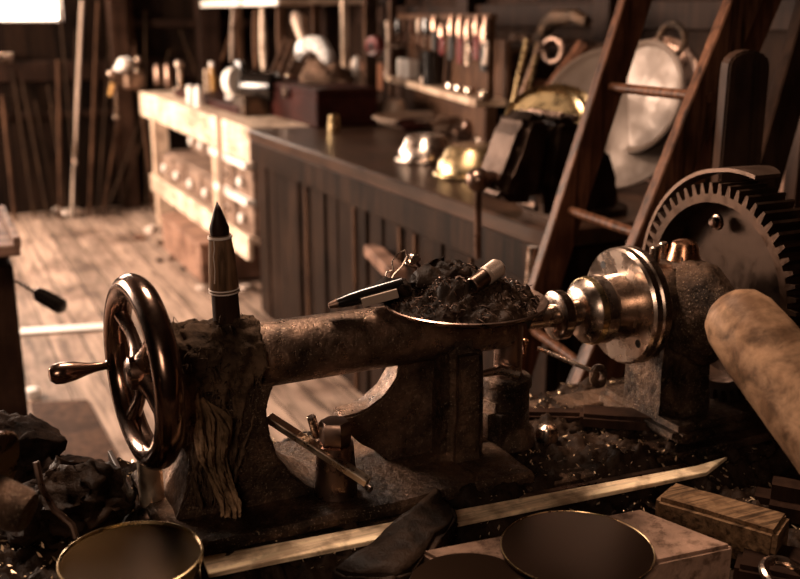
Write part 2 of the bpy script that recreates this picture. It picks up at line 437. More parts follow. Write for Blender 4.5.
# tapered wooden peg on top of the barrel
b0=V(.315,AY+.004,AZ+.036);tip=at(217,201,y=AY+.0);ax=tip-b0
t=thing('wooden_peg',b0,'dark sharpened wooden peg standing upright on the tailstock barrel','peg')
Ls=ax.length
build('ferrule',M().rev([(0,0),(0,.0175),(.052,.0165),(.053,0)],b0,ax,20),'darkwood',t)
build('shank',M().rev([(.053,0),(.053,.0178),(.056,.0185),(Ls*.55,.017),(Ls*.74,.0135),(Ls*.75,.0135)],b0,ax,20),'peg',t)
build('tip',M().rev([(Ls*.75,.0115),(Ls*.8,.0122),(Ls*.93,.005),(Ls,0)],b0,ax,20),'darkwood',t)
m=M()
for h,r in ((.053,.0187),(.057,.0187),(Ls*.73,.0145),(Ls*.74,.0142)):m.torus(b0+ax.normalized()*h,ax,r,.0009,28,6)
pt=[b0+ax*q+V(-.017+.008*q,-.011,0)+V(math.sin(q*30)*.001,0,0) for q in (.4,.5,.6,.66,.72)]
m.tube(pt,.0008,5);build('twine',m,'paper',t)

# rag of cotton waste draped over the tailstock's left end
def ragfn(u,v):
    # u along X, v over the barrel from back to the hanging front
    x=.232+u*.115
    if v<.45:
        a=PI*(.95-v/.45*.95)+0.02
        r=.052+.006*noise.noise(V(x*60,a*4,1))
        y=AY+math.cos(a)*r;z=AZ+math.sin(a)*r
    else:
        q=(v-.45)/.55
        r=.052;y=AY-r-.012*q+.01*q*q;z=AZ-q*.165
        x=.232+.016*q+u*(.115-.070*q)
        y+=(.007*math.sin(u*21+q*3)+.004*math.sin(u*43+2*q))*min(1,q*2.5)
        y=y if q>0 else y
    # v=.45 -> a ~0 means y=AY+r, mirror so it hangs in front
    if v<.45:y=2*AY-y
    n=noise.noise_vector(V(x*45,y*45,z*45))*.006+noise.noise_vector(V(x*130,y*130,z*130))*.003
    return V(x,y,z)+n
t=thing('rag',(.29,AY-.05,.83),'fibrous brown cotton rag draped over the tailstock beside the handwheel','rag')
def ragfn2(u,v):return ragfn(u,v)
build('cloth',M().grid(ragfn2,50,90,.004),'waste',t)
m=M()
def strm(u,v):
    x=.262+v*.022+(u-.5)*(.05-.03*v)*min(1,.3+v*3)+.004*math.sin(v*9)
    y=AY-.058-.014*min(1,v*4)+(.004*math.sin(u*19+v*5)+.0025*math.sin(u*61+v*9))*min(1,v*4)+.006*noise.noise(V(u*4,v*5,2))
    return V(x,y,.975-v*.150-.02*noise.noise(V(u*7,1,v*2)))+noise.noise_vector(V(x*50,y*50,v*4))*.004
build('streamer',M().grid(strm,50,40,.002),'streak',t,label='hanging tan cotton strands')
m=M()
for i in range(420):
    u=R.random();v=R.random()**1.2*.97
    p=ragfn(u,v);d=V(R.gauss(0,.004),R.gauss(-.004,.003),R.gauss(-.004,.005))
    q=p+d+V(R.gauss(0,.003),0,R.gauss(0,.003));e=q+V(R.gauss(0,.006),R.gauss(-.001,.004),R.gauss(-.01,.008))
    m.tube([p,q,e],[.0006,.0005,.0003],4)
build('fibre',m,'waste',t,kind='stuff')
# lying wrench bar in the arch
p0=at(268,417,y=1.16);p1=at(368,482,y=1.055);print('bar',p0,p1)
t=thing('steel_bar',(p0+p1)/2,'flat steel bar sloping down through the arch of the tailstock','bar')
build('shank',M().bar(p0,p1,.016,.009,bev=.001),'post',t)
build('stub',M().cyl(p1+V(-.004,.0,-.003),p1+V(.0,-.009,-.006),.0045,n=12),'steel',t)

# ------------------------------------------------------------------ pan of swarf on the barrel
pc=V(0.622,1.118,AZ+.039)
print('pan',pc)
t=thing('pan',pc,'shallow round pan heaped with greasy swarf on top of the tailstock barrel','pan')
build('dish',M().rev([(0,0),(0,.05),(.004,.088),(.012,.108),(.016,.110),(.017,.108),(.013,.103),(.006,.085),(.004,0)],pc,(0,0,1),56,caps=False),'darksteel',t)
def heap(u,v):
    a=2*PI*u;r=v*.102
    d=V(r*math.cos(a),r*math.sin(a),0)
    h=.048*(1-v**1.6)+.022*noise.noise((pc+d)*32)*(1-v*.6)+.009*noise.noise((pc+d)*80)+.005*noise.noise((pc+d)*170)
    return pc+d+V(0,0,.008+max(0,h))
build('swarf',M().grid(heap,150,70),'dirt',t,kind='stuff')
m=M()
for i in range(900):
    a=R.random()*2*PI;v=math.sqrt(R.random())*.98;p=heap(a/2/PI,v)
    d=V(R.gauss(0,.004),R.gauss(0,.004),R.gauss(.001,.002))
    m.tube([p-d*.5,p+d*.3+V(0,0,.0012),p+d],[.0006,.0007,.0004],4)
build('curl',m,'darksteel',t,kind='stuff')
def lump(name,px,py,dd,sz,mat,label,cat,rot=(0,0,0),js=40):
    c=at(px,py,d=dd);m=M();m.ball(c,1,24,sz,min(sz)*.55,js)
    return build(name,m,mat,label=label,cat=cat)
# items heaped on the pan
p=at(447,283,d=1.335)
m=M().ball(p,1,44,(.048,.034,.028),.016,45);build('rag',m,'dirt',label='crumpled greasy black rag heaped in the middle of the swarf pan',cat='rag')
# round tin tube at the right
p0=at(472,286,d=1.275);p1=at(503,264,d=1.305)
t=thing('metal_tube',p0,'short pale ribbed tube lying on the swarf at the right of the pan','tube')
build('body',M().cyl(p0,p0.lerp(p1,.6),.0105,n=20,bev=.001),'darksteel',t)
m=M()
pr=[(0,0),(0,.0118)]
for i in range(8):pr+=[(.003+i*.003,.0128),(.0045+i*.003,.0115)]
pr+=[(.029,.009),(.03,0)]
m.rev(pr,p0.lerp(p1,.42),p1-p0,20);build('cap',m,'tin',t)
# knob / nut cluster at upper left
p=at(413,262,d=1.37)
t=thing('wing_nut',p,'small shiny nut on a bolt at the top of the heaped pan','nut')
m=M().rev([(0,0),(0,.007),(.008,.009),(.011,.006),(.013,0)],p,V(.2,-.3,.9),6)
build('nut',m,'steel',t);build('bolt',M().cyl(p,at(430,283,d=1.37),.0055,n=12),'darksteel',t)
build('washer',M().rev([(-.004,0),(-.004,.011),(-.002,.011),(-.002,0)],p,V(.2,-.3,.9),20),'steel',t)
pts=[at(x,y,d=1.35) for x,y in ((384,281),(387,272),(393,270),(392,262),(397,254),(405,250),(407,257),(402,266),(394,274),(390,281))]
build('wire_clip',M().tube(pts,.0012,7),'steel',label='thin bent wire clip sticking up at the left edge of the pan',cat='wire clip')
# black scriber
p0=at(328,306,d=1.295);p1=at(402,285,d=1.32)
t=thing('center_punch',p0,'black tapered punch lying from the barrel onto the pan with its worn tip at left','punch')
L0=(p1-p0).length
build('shank',M().rev([(.012,.0065),(.03,.0095),(.05,.0105),(L0,.011),(L0,0)],p0,p1-p0,16),'blackpaint',t)
build('tip',M().rev([(0,0),(.001,.0035),(.013,.0067),(.013,0)],p0,p1-p0,16),'darksteel',t)
build('paper_slip',M().bar(at(362,303,d=1.29),at(398,293,d=1.29),.004,.012,bev=.0005),'tin',label='small pale metal slip beneath the black punch on the barrel',cat='slip')
p=at(393,290,d=1.33)
build('rag',M().ball(p,1,24,(.03,.025,.014),.009,50),'rag',label='dark rag scrap under the wire clip on the left of the pan',cat='rag')
p0=at(425,272,d=1.36);p1=at(455,281,d=1.31)
build('spring_roll',M().cyl(p0,p1,.013,.011,18,.003),'dirt',label='dark grimy metal roll on the swarf left of the ribbed tube',cat='roll')

# ------------------------------------------------------------------ headstock
HX=.955
t=thing('headstock',(1.05,AY,BZ),'cast iron lathe headstock with stepped steel spindle and large toothed gear','headstock')
SY,SZ=1.16,1.0
def sp(prof,n=56,x0=0):return M().rev(prof,(x0,SY,SZ),(1,0,0),n)
# spindle nose, cone, faceplate
build('spindle',sp([(.742,0),(.745,.0145),(.790,.0165),(.790,.031),(.793,.036),(.806,.036),(.810,.033),(.810,.020),(.835,.020),(.84,0)]),'steel',t)
build('chuck',sp([(.830,0),(.831,.033),(.834,.038),(.844,.0475),(.848,.0495),(.872,.0515),(.875,.0485),(.878,.0475),(.906,.0490),(.906,.0)]),'steel',t)
fp=build('faceplate',sp([(.905,0),(.905,.084),(.909,.0875),(.918,.0885),(.920,.086),(.923,.0885),(.934,.0885),(.938,.085),(.938,0)],72),'steel',t)
for a in (2.2,4.0,5.6):
    pp=V(.9045,SY-math.cos(a)*.068,SZ+math.sin(a)*.068)
    build('bolt_hole',M().cyl(pp,pp+V(.002,0,0),.006,n=16),'black',fp)
build('brass_collar',sp([(.843,.044),(.846,.0492),(.853,.0512),(.856,.050)],56),'brass',t)
# casting body
m=M()
m.rev([(.945,0),(.945,.05),(.955,.058),(1.04,.060),(1.06,.056),(1.07,.05),(1.07,0)],(0,SY,SZ),(1,0,0),32)
m.ball((1.02,SY-.02,.985),1,40,(.056,.10,.083),.006,30)
m.box((1.01,SY,.89),(.10,.13,.2),None,.02,2,3,.004,taper=(.9,.9));m.box((1.10,SY,.815),(.30,.2,.03),None,.01,2,3,.003)
m.box((1.33,SY,.91),(.12,.15,.2),bev=.02,seg=2,taper=(.8,.8));m.rev([(1.22,0),(1.22,.05),(1.4,.055),(1.42,.04),(1.42,0)],(0,SY,SZ),(1,0,0),32)
m.box((1.015,SY-.01,1.045),(.07,.09,.05),None,.015,2,taper=(.8,.6))
build('casting',m,'iron',t)
oc=at(700,254,d=1.5);print('cup',oc)
m=M().rev([(0,0),(0,.026),(.005,.024),(.02,.0205),(.026,.018),(.029,.012),(.030,0)],V(1.02,SY-.005,1.062),(0,0,1),28)
build('oil_cup',m,'copper',t,label='copper oil cup')
for px,py,dd in ((655,250,1.5),(663,246,1.53)):
    p=at(px,py,d=dd);build('bolt',M().cyl(p-V(0,0,.02),p+V(0,0,.006),.0085,.008,12,.002),'steel',t)
# bull gear
def gear(x0,w,ro,ri,nt):
    m=M();b=m.b
    prof=[]
    for i in range(nt):
        for f,r in ((0,ri),(.18,ri),(.34,ro),(.60,ro),(.76,ri)):
            a=2*PI*(i+f)/nt;prof.append((r,a))
    fr=[b.verts.new(V(x0,SY+math.cos(a)*r,SZ+math.sin(a)*r)) for r,a in prof]
    bk=[b.verts.new(V(x0+w,SY+math.cos(a)*r,SZ+math.sin(a)*r)) for r,a in prof]
    rim=.142
    fi=[b.verts.new(V(x0,SY+math.cos(a)*rim,SZ+math.sin(a)*rim)) for r,a in prof]
    fi2=[b.verts.new(V(x0+.045,SY+math.cos(a)*(rim-.004),SZ+math.sin(a)*(rim-.004))) for r,a in prof]
    bi=[b.verts.new(V(x0+w,SY+math.cos(a)*rim,SZ+math.sin(a)*rim)) for r,a in prof]
    n=len(prof)
    for i in range(n):
        j=(i+1)%n
        b.faces.new((fr[i],fr[j],bk[j],bk[i]));b.faces.new((fi[i],fi[j],fr[j],fr[i]))
        b.faces.new((fi2[i],fi2[j],fi[j],fi[i]));b.faces.new((bk[i],bk[j],bi[j],bi[i]))
    b.faces.new(bi)
    return m
bg=build('bull_gear',gear(1.085,.075,.172,.155,54),'gear',t,label='large toothed iron gear')
build('gear_web',M().rev([(1.125,0),(1.125,.139),(1.135,.139),(1.135,0)],(0,SY,SZ),(1,0,0),48),'vise',bg)
a=1.15
p=V(1.0965,SY-math.cos(a)*.085*-1*.0-.015,SZ+.105)
p=at(718,222,x=1.110)
build('rivet',M().rev([(0,.013),(-.004,.012),(-.005,.009),(-.012,.008),(-.015,.004),(-.015,0)],p,(1,0,0),20),'darksteel',bg)
# guard: a curved band arching over the gear
m=M()
def band(u,v):
    a=math.radians(192-u*150);r=.192+.004*math.sin(u*9)
    return V(1.075+v*.045,SY+math.cos(a)*r*-1*-1,SZ+math.sin(a)*r)
def band2(u,v):
    a=math.radians(-12+u*118);r=.193+.006*max(0,u-.8)*5
    w=.02+ .075*max(0,(u-.45)/.55)**1.3*(1-max(0,u-.88)*5)
    return V(1.10-.0*u+v*w,SY+math.cos(a)*r,SZ+math.sin(a)*r)
m.grid(band2,60,6,.006)
build('gear_guard',m,'guard',t)
build('guard_stay',M().bar((1.11,SY+.19,.96),(1.11,SY+.19,BZ),.03,.008),'guard',t)
# back-gear shaft and dark cover at the right
t=thing('gear_cover',(1.45,1.0,BZ),'dark iron housing at the right edge behind the toothed gear','gear cover')
m=M().box((1.42,.99,.92),(.26,.12,.22),bev=.03,seg=3);build('housing',m,'iron',t)
build('shaft',M().cyl((1.2,.99,.93),(1.32,.99,.93),.03,n=24),'iron',t)

# ------------------------------------------------------------------ thick wooden handle at right
p0=at(741,322,d=1.16);p1=at(885,508,d=1.0);print('club',p0,p1)
ax=(p1-p0);L0=ax.length
p1=p0+(p1-p0)*((p0.z-.80)/(p0.z-p1.z));ax=p1-p0;L0=ax.length
m=M().rev([(-.034,0),(-.033,.014),(-.027,.027),(-.017,.037),(0,.043),(.04,.046),(L0*.7,.05),(L0,.052),(L0,0)],p0,ax,40)
build('wooden_club',m,'club',label='thick round worn wooden handle rising from the lower right in front of the headstock',cat='wooden handle')

# ------------------------------------------------------------------ tool post between tailstock and headstock
tb=at(501,415,z=.80);tb.z=.80
tb=at(507,392,y=1.19);print('toolpost',tb)
tx,ty=tb.x,1.19
t=thing('tool_post',(tx,ty,BZ),'round steel tool post in a collar with lever behind the swarf pan','tool post')
build('column',M().cyl((tx,ty,.89),(tx,ty,1.0),.021,n=28,bev=.002),'darksteel',t)
build('collar',M().rev([(0,0),(0,.044),(.02,.042),(.03,.034),(.085,.033),(.09,.036),(.102,.036),(.105,.033),(.105,0)],(tx,ty,.803),(0,0,1),32),'iron',t)
q=at(482,374,y=1.17);build('lever',M().tube([q,q+V(.03,0,.002),V(tx,ty-.03,q.z-.005)],[.005,.008,.01],10),'steel',t)
q=at(525,342,y=1.19);m=M().tube([V(tx,ty,q.z-.02),q-V(0,0,.02),q],[.004,.003,.004],8);m.ball(q,.006,10);build('pin',m,'copper',t)
q0=at(538,348,y=1.22);q1=at(592,371,y=1.15)
t=thing('tension_rod',q1,'thin bright steel rod sloping to an eye beneath the chuck','rod')
build('rod',M().cyl(q0,q1,.0036,n=10),'steel',t)
build('eye',M().torus(q1+V(.012,0,-.01),V(.3,-1,.2),.013,.006,20,10),'iron',t)
# carriage blocks on the bed
def block(name,pxs,z0,h,dx,dy,rz,mat,label,cat,bev=.006,jit=.0015,sub=3,rx=0):
    c=at(*pxs,z=z0+h);c.z=z0+h/2
    rot=Matrix.Rotation(math.radians(rz),3,'Z')@Matrix.Rotation(math.radians(rx),3,'Y')
    return build(name,M().box(c,(dx,dy,h),rot,bev,2,sub,jit),mat,label=label,cat=cat)
block('iron_block',(500,398),BZ,.075,.07,.06,8,'iron','blocky dark iron casting standing on the bed right of the tailstock foot','block',.014)
block('wood_block',(632,412),BZ,.022,.16,.05,-35,'darkwood','long dark wooden block lying on the bed below the faceplate','block')
block('wood_block',(560,410),BZ,.014,.2,.03,-30,'darkwood','narrow dark slat lying across the bed left of the long block','block')
q=at(547,428,z=.82);build('round_weight',M().rev([(0,0),(0,.016),(.012,.018),(.022,.014),(.027,.006),(.028,0)],V(q.x,q.y,BZ),(0,0,1),24),'steel',label='shiny round steel knob lying among glittering swarf on the bed',cat='knob')

# grimy debris spread over the bench
def debris(u,v):
    x=-.36+u*2.4;y=.52+v*.93
    h=.012+.034*max(0,noise.noise(V(x*9,y*9,0))+.15)+.016*noise.noise(V(x*34,y*34,3))+.009*noise.noise(V(x*85,y*85,5))+.005*noise.noise(V(x*190,y*190,7))
    if 1.0<y<1.36:h+=.042*min(1,(y-1.)/.05,(1.36-y)/.05)
    if x>.9 and y>1.03:h-=.01
    return V(x,y,.741+max(0,h))
build('grime',M().grid(debris,480,220,0),'dirt',label='thick layer of oily dirt and turnings covering the bench and lathe bed',cat='grime',kind='stuff')
m=M()
for i in range(9000):
    u=R.random();v=R.random()
    p=debris(u,v)+V(0,0,.0015)
    s=R.choice((.0016,.0022,.0035))
    d=V(R.gauss(0,1),R.gauss(0,1),R.gauss(0,.5)).normalized()*s*R.uniform(.6,1.8)
    e=d.cross(V(0,0,1)).normalized()*s*.45
    vs=[m.b.verts.new(w) for w in (p-d+e,p-d*.2-e,p+d-e*.4+V(0,0,s*.5),p+d*.3+e+V(0,0,s*.4))]
    m.b.faces.new(vs)
build('metal_shavings',m,'chip',label='glittering metal shavings scattered over the oily dirt',cat='metal shavings',kind='stuff')
lumps=[(215,490,.03,.022,.018),(240,520,.022,.03,.014),(335,520,.035,.02,.016),(262,480,.022,.02,.014),(395,500,.03,.02,.014),(300,545,.03,.02,.012),(445,490,.02,.02,.014),(175,500,.035,.025,.022),(515,440,.03,.02,.015),(580,430,.03,.02,.012)]
for i,(x,y,a,b_,c_) in enumerate(lumps):
    q=at(x,y,z=.79);m=M().ball(V(q.x,q.y,.785),1,30,(a,b_,c_*1.2),.014,38)
    build('dirt_clod',m,'dirt',label=['lump of oily dirt below the fibrous rag','lump of oily dirt beside the brass pot','lump of oily dirt behind the pale slat, right of middle','lump of oily dirt in front of the steel bar','lump of oily dirt just behind the leather wedge','lump of oily dirt behind the left part of the slat','lump of oily dirt beside the dark iron casting','big lump of oily dirt at the foot of the steel post','lump of oily dirt right of the iron casting','lump of oily dirt beside the shiny knob'][i],cat='dirt lump',group='lumps of dirt on the bench')
block('wood_chunk',(348,508),.775,.025,.06,.03,20,'boxwood','small pale wood offcut behind the slat under the tailstock','offcut')
block('wood_chunk',(405,492),.775,.03,.05,.03,-20,'boxwood','small wood offcut behind the leather wedge','offcut')

# ------------------------------------------------------------------ foreground: slat, wedge, stone, discs, pot
RZ=.80
t=None
def slab(pts,z0,z1):return [V(p.x,p.y,z0) for p in pts]
e0=at(205,568,z=RZ);e1=at(700,472,z=RZ);tipp=at(727,460,z=RZ)
ax=(e1-e0).normalized();n=V(-ax.y,ax.x,0)
w=.020
m=M().prism([e0-n*w*1.2,e1-n*w*.7,tipp,e1+n*w*.45,e0+n*w*.8],(0,0,.006),.0008)
build('wood_strip',m,'ruler',label='long pale pointed wooden slat lying across the front of the bench',cat='slat')
m=M().bar(e0+n*(w+.012)-V(0,0,.01),e1+n*(w+.010)-V(0,0,.008),.012,.014,bev=.002)
build('steel_strip',m,'darksteel',label='narrow dark metal strip along the rear edge of the pale slat',cat='strip')
# wedge of folded leather over the slat
q0=at(330,590,z=.80);q1=at(436,505,z=.80);q2=at(458,535,z=.80);q3=at(400,600,z=.80)
m=M().prism([V(q.x,q.y,.795) for q in (q0,q1,q2,q3)],(0,0,.032),.005)
bmesh.ops.subdivide_edges(m.b,edges=m.b.edges[:],cuts=5,use_grid_fill=True)
for v in m.b.verts:v.co+=noise.noise_vector(v.co*45)*.007+noise.noise_vector(v.co*150)*.004
build('leather_wedge',m,'dirt',label='dark crumbling leather wedge lying across the pale slat',cat='wedge')
# stone block with dark disc
def stone():
    a=at(735,545,z=.825);b_=at(640,508,z=.825)
    dx=(at(430,548,z=.825)-b_)
    ax=dx.normalized();sd=(a-b_)
    return a,b_,dx
a_,b_,dx_=stone()
c4=[b_,a_,a_+dx_*1.05,b_+dx_*1.05]
m=M().prism([V(q.x,q.y,.755) for q in c4],(0,0,.07),.004)
build('stone_block',m,'brick',label='large pale rough rectangular block at the front under the dark round disc',cat='block')
dc=at(577,546,z=.833)
t=thing('dark_disc',dc,'thin dark lacquered round disc with a fine bright rim on the pale block','disc')
dc.z=.826
build('plate',M().rev([(0,0),(0,.086),(.004,.0875),(.0055,.087),(.0055,0)],dc,(0,0,1),72,caps=False),'disc',t)
build('rim',M().torus(dc+V(0,0,.0055),(0,0,1),.0868,.0008,80,6),'brass',t)
dc2=at(470,585,z=.826);dc2.z=.8255
build('flat_round_plate',M().rev([(0,0),(0,.066),(.001,.067),(.002,.066),(.002,0)],dc2+V(0,0,-.001),(0,0,1),56,caps=False),'disc',label='flat brown round lid on the block, partly under the dark disc',cat='lid')
# brass pot
pc2=at(131,555,z=.86);print('pot',pc2)
pb=V(pc2.x,pc2.y,.742)
t=thing('brass_pot',pb,'low round brass pot with a shiny dark lid at the front left','pot')
build('body',M().rev([(0,0),(0,.070),(.004,.072),(.10,.0725),(.108,.0755),(.114,.0768),(.118,.0763),(.1185,.0745),(.114,.0735),(.113,0)],pb,(0,0,1),72,caps=False),'brass',t)
build('lid',M().rev([(.1135,0),(.1135,.0735),(.1150,.0740),(.1145,.07),(.1140,0)],pb,(0,0,1),72,caps=False),'dial',t)
# tray under
q=at(75,600,z=.78)
build('round_tray',M().rev([(0,0),(0,.10),(.006,.118),(.01,.122),(.012,.120),(.006,.10),(.004,0)],V(q.x,q.y,.768),(0,0,1),60,caps=False),'disc',label='dark shallow round tray at the lower left corner beside the brass pot',cat='tray')
# pulley at left edge
pq=at(-20,490,d=1.0);print('pulley',pq)
axp=V(.75,-.5,-.3).normalized()
t=thing('pulley_wheel',pq,'dark iron pulley wheel with a stub hub at the left edge of the bench','pulley')
build('disc',M().rev([(-.010,0),(-.010,.045),(-.004,.060),(.003,.064),(.006,.062),(.002,.05),(-.002,.035),(-.002,0)],pq,axp,56),'darksteel',t)
build('hub',M().rev([(-.005,0),(-.005,.026),(.012,.025),(.045,.023),(.052,.020),(.052,0)],pq+V(.0,.0,-.005),axp,32),'iron',t)
build('rim',M().torus(pq+axp*.004,axp,.0625,.0016,64,6),'steel',t)
build('bracket',M().box((pq.x-.02,pq.y+.01,.80),(.05,.06,.13),None,.008,2),'iron',t);build('bracket_foot',M().box((pq.x-.02,pq.y+.01,.75),(.12,.12,.03),None,.006),'iron',t)
# rags at left
t=thing('rag',at(70,470,d=1.35),'dark stiff greasy rag heap at the left behind the pulley wheel','rag')
def sheet(c,ex,ey,amp,fs,seed,nn=48):
    c=Vector(c)
    def fn(u,v):
        p=c+ex*(u-.5)+ey*(v-.5)
        w=noise.noise(V(u*fs,v*fs,seed))*amp+noise.noise(V(u*fs*3,v*fs*3,seed+4))*amp*.3
        edge=1+.12*noise.noise(V(u*5,v*5,seed+9))
        q=c+(p-c)*edge
        return q+V(0,0,w)+V(noise.noise(V(v*6,seed,u*2))*amp*.4,0,0)
    return M().grid(fn,nn,nn,.003)
for px,py,dd,sz,j,js in ((22,448,1.36,(.045,.045,.035),.016,22),(2,430,1.38,(.04,.04,.025),.016,24),(66,474,1.34,(.045,.04,.024),.018,24),(4,468,1.36,(.05,.05,.05),.014,24),(45,510,1.25,(.055,.055,.04),.018,26)):
    build('fold',M().ball(at(px,py,d=dd),1,44,sz,j,js),'rag',t)
c=at(80,500,d=1.24)
build('dirt_heap',M().ball(c,1,60,(.06,.06,.04),.018,28),'dirt',label='heap of black granular dirt at the left behind the brass pot',cat='dirt heap')
q0=at(111,466,z=.80);q1=at(134,512,z=.80)
build('thin_board',M().bar(q0,q1,.006,.05,bev=.001),'darkwood',label='thin dark board on edge between the dirt heap and the steel post',cat='board')
pts=[at(x,y,d=1.15) for x,y in ((36,462),(42,488),(55,510),(72,525),(76,538))]
build('bent_rod',M().tube(pts,[.004]*5,8),'darksteel',label='thin curved metal rod beside the pulley hub',cat='rod')
# timber blocks right
def timber(name,px,z0,h,L_,W_,rz,mat,label,bev=.006,cat='timber block'):
    c=at(*px,z=z0+h);c.z=z0+h/2
    rot=Matrix.Rotation(math.radians(rz),3,'Z')
    return build(name,M().box(c,(L_,W_,h),rot,bev,2,4,.0012),mat,label=label,cat=cat)
timber('timber_block',(722,505),.762,.055,.155,.062,-62,'timber','short squared timber block with visible end grain right of the pale block')
timber('timber_block',(800,485),.762,.05,.11,.07,-50,'darkwood','dark rounded timber block under the thick wooden handle',.02)
timber('timber_block',(790,560),.755,.03,.12,.08,-50,'darkwood','dark flat board in the bottom right corner')
q=at(788,578,z=.80);build('steel_ring',M().torus(q,V(.1,-.3,1),.028,.006,36,10),'steel',label='shiny steel ring at the bottom right corner',cat='ring')

# ------------------------------------------------------------------ cabinet at left edge
cx1=.165;cy=2.72
t=thing('cabinet',(-.15,cy+.25,0),'dark wooden cabinet at the left edge with a worn pale top','cabinet')
ctz=.835
build('body',M().box((cx1-.3,cy+.22,ctz/2-.02),(.6,.44,ctz-.05),bev=.004),'darkwood',t)
m=M().box((cx1-.29,cy+.22,ctz),(.62,.5,.03),bev=.004);build('top',m,'boxwood',t)
build('lip',M().box((cx1+.014,cy+.22,ctz+.02),(.018,.5,.03),bev=.003),'boxwood',t)
p=at(35,292,d=2.66);p1=at(64,308,d=2.64);p00=at(16,281,d=2.72)
t=thing('screwdriver',p1,'black handled screwdriver sticking out from the side of the cabinet','screwdriver')
d_=(p1-p).normalized();Ls=(p1-p).length
build('handle',M().rev([(0,0),(0,.009),(.008,.017),(.02,.021),(Ls-.01,.022),(Ls,.014),(Ls+.002,0)],p,d_,8),'blackpaint',t)
build('shank',M().cyl(p00,p,.005,n=10),'steel',t)

# ------------------------------------------------------------------ floor things
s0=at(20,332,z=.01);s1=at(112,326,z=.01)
build('white_strip',M().bar(s0,s1,.075,.012,bev=.001),'white',label='narrow white strip lying across the floorboards',cat='pale_strip')  # narrow white strip laid on the floor
p=at(33,397,z=.0);build('white_cup',M().rev([(0,0),(0,.03),(.03,.028),(.035,.02),(.035,0)],V(p.x,p.y,0.001),(0,0,1),20),'white',label='small white cup standing on the floor beside the cabinet',cat='cup')
fl=[at(x,y,z=0) for x,y in ((30,404),(88,401),(128,475),(40,470))]
build('floor_patch',M().prism([V(q.x,q.y,.001) for q in fl],(0,0,.006),.001),T['beam'],label='dark stained patch board set on the floor beneath the handwheel',cat='board')
for i,(x,y,s) in enumerate([(64,207,.05),(72,216,.06),(58,212,.035),(80,214,.035)]):
    q=at(x,y,z=0)
    build('paper_scrap',M().ball(V(q.x,q.y,s*.5),1,12,(s,s*.8,s*.5),s*.4,20),'paper',label=['crumpled paper scrap at the top of the litter by the far wall','largest crumpled paper scrap in the litter by the far wall','leftmost small paper scrap by the far wall','rightmost small paper scrap by the far wall'][i],cat='paper scrap',group='paper scraps by the far wall')
deb=[(150,232,.05),(160,245,.04),(140,240,.05),(172,260,.035),(185,270,.03),(160,262,.03),(200,290,.03),(178,238,.05),(195,228,.05),(205,240,.05),(212,292,.03),(234,300,.03),(245,290,.035)]
wh=['by the far leg of the pale bench','just in front of the far bench leg','left of the pale bench foot','midway along the trail toward the peg','left of the wooden box corner','in the thin trail left of the box','beside the peg on the floor','behind the wooden box','in the shade above the wooden box','at the right of the wooden box top','right of the wooden peg','pale one under the drawers','nearest the dark bench']
for i,(x,y,s) in enumerate(deb):
    q=at(x,y,z=0)
    build('wood_scrap',M().box(V(q.x,q.y,s*.35+.002),(s*1.4,s,s*.7),Matrix.Rotation(R.random()*3,3,'Z'),.004,1,2,s*.12),R.choice(('boxwood','darkwood','rag2','paper')),label='small scrap on the floor '+wh[i],cat='scrap',group='scraps on the floor under the benches')

# wooden box under the bench
a=at(165,228,z=.17);b_=at(208,262,z=.17)
t=thing('wooden_box',(1.62,5.3,0),'reddish brown wooden box on the floor under the pale bench','box')
q=at(188,240,z=.2);print('box',q,at(192,285,z=0),at(165,260,z=0))
bx,by=1.46,5.68
build('body',M().box((bx,by,.11),(.40,.95,.2),bev=.005),'boxwood',t);build('lid',M().box((bx,by,.225),(.42,.97,.02),bev=.004),'boxwood',t)

# ------------------------------------------------------------------ pale bench
BX=1.39;BY0,BY1=4.62,7.28
t=thing('pale_bench',(BX+.45,(BY0+BY1)/2,0),'sturdy pale wooden bench with an open shelf at the far end of the room','workbench')
build('bench_top',M().box((BX+.46,(BY0+BY1)/2,.87),(.92,BY1-BY0,.06),bev=.006),'cream',t)
build('apron',M().box((BX+.02,(BY0+BY1)/2,.79),(.045,BY1-BY0-.02,.105),bev=.004),'cream',t)
build('leg',M().box((BX+.06,BY1-.32,.37),(.1,.1,.74),bev=.004),'creamv',t)
build('post',M().box((BX+.03,5.33,.54),(.06,.07,.40),bev=.004),'creamv',t)
for y in (BY1-.32,BY0+.04):build('leg',M().box((BX+.86,y,.37),(.1,.1,.74),bev=.004),'creamv',t)
build('shelf',M().box((BX+.46,(BY0+BY1)/2-.1,.33),(.86,BY1-BY0-.35,.03),bev=.004),'cream',t)
build('rail',M().box((BX+.0,(BY0+BY1)/2-.1,.30),(.03,BY1-BY0-.35,.12),bev=.004),'cream',t)
# drawer racks: front faces at X=BX+..
def drawer_cab(y0,y1,z0,z1,ny,nzr,mat,knob,label,x=BX+.05,dep=.35,kr=.028):
    t=thing('drawer_rack',(x+dep/2,(y0+y1)/2,z0),label,'drawer cabinet')
    build('case',M().box((x+dep/2+.01,(y0+y1)/2,(z0+z1)/2),(dep,y1-y0,z1-z0),bev=.004),mat,t)
    dy=(y1-y0)/ny;dz=(z1-z0)/nzr
    for i in range(ny):
        for j in range(nzr):
            c=V(x,y0+dy*(i+.5),z0+dz*(j+.5))
            d=build('drawer',M().box(c,(.03,dy*.88,dz*.84),bev=.005),'drawer',t)
            build('knob',M().rev([(0,0),(0,.010),(-.012,.010),(-.016,kr),(-.03,kr),(-.036,kr*.6),(-.037,0)],c+V(-.015,0,0),(1,0,0),16),knob,d)
    return t
q1=[at(x,y,x=BX+.05) for x,y in ((143,147),(218,208),(143,180),(218,225),(152,120),(190,135),(222,145),(258,218))]
for q in q1:print('dr',q)
drawer_cab(5.42,6.85,.345,.53,4,1,'drawer','white','long low rack of four small drawers with round white knobs on the pale bench shelf')
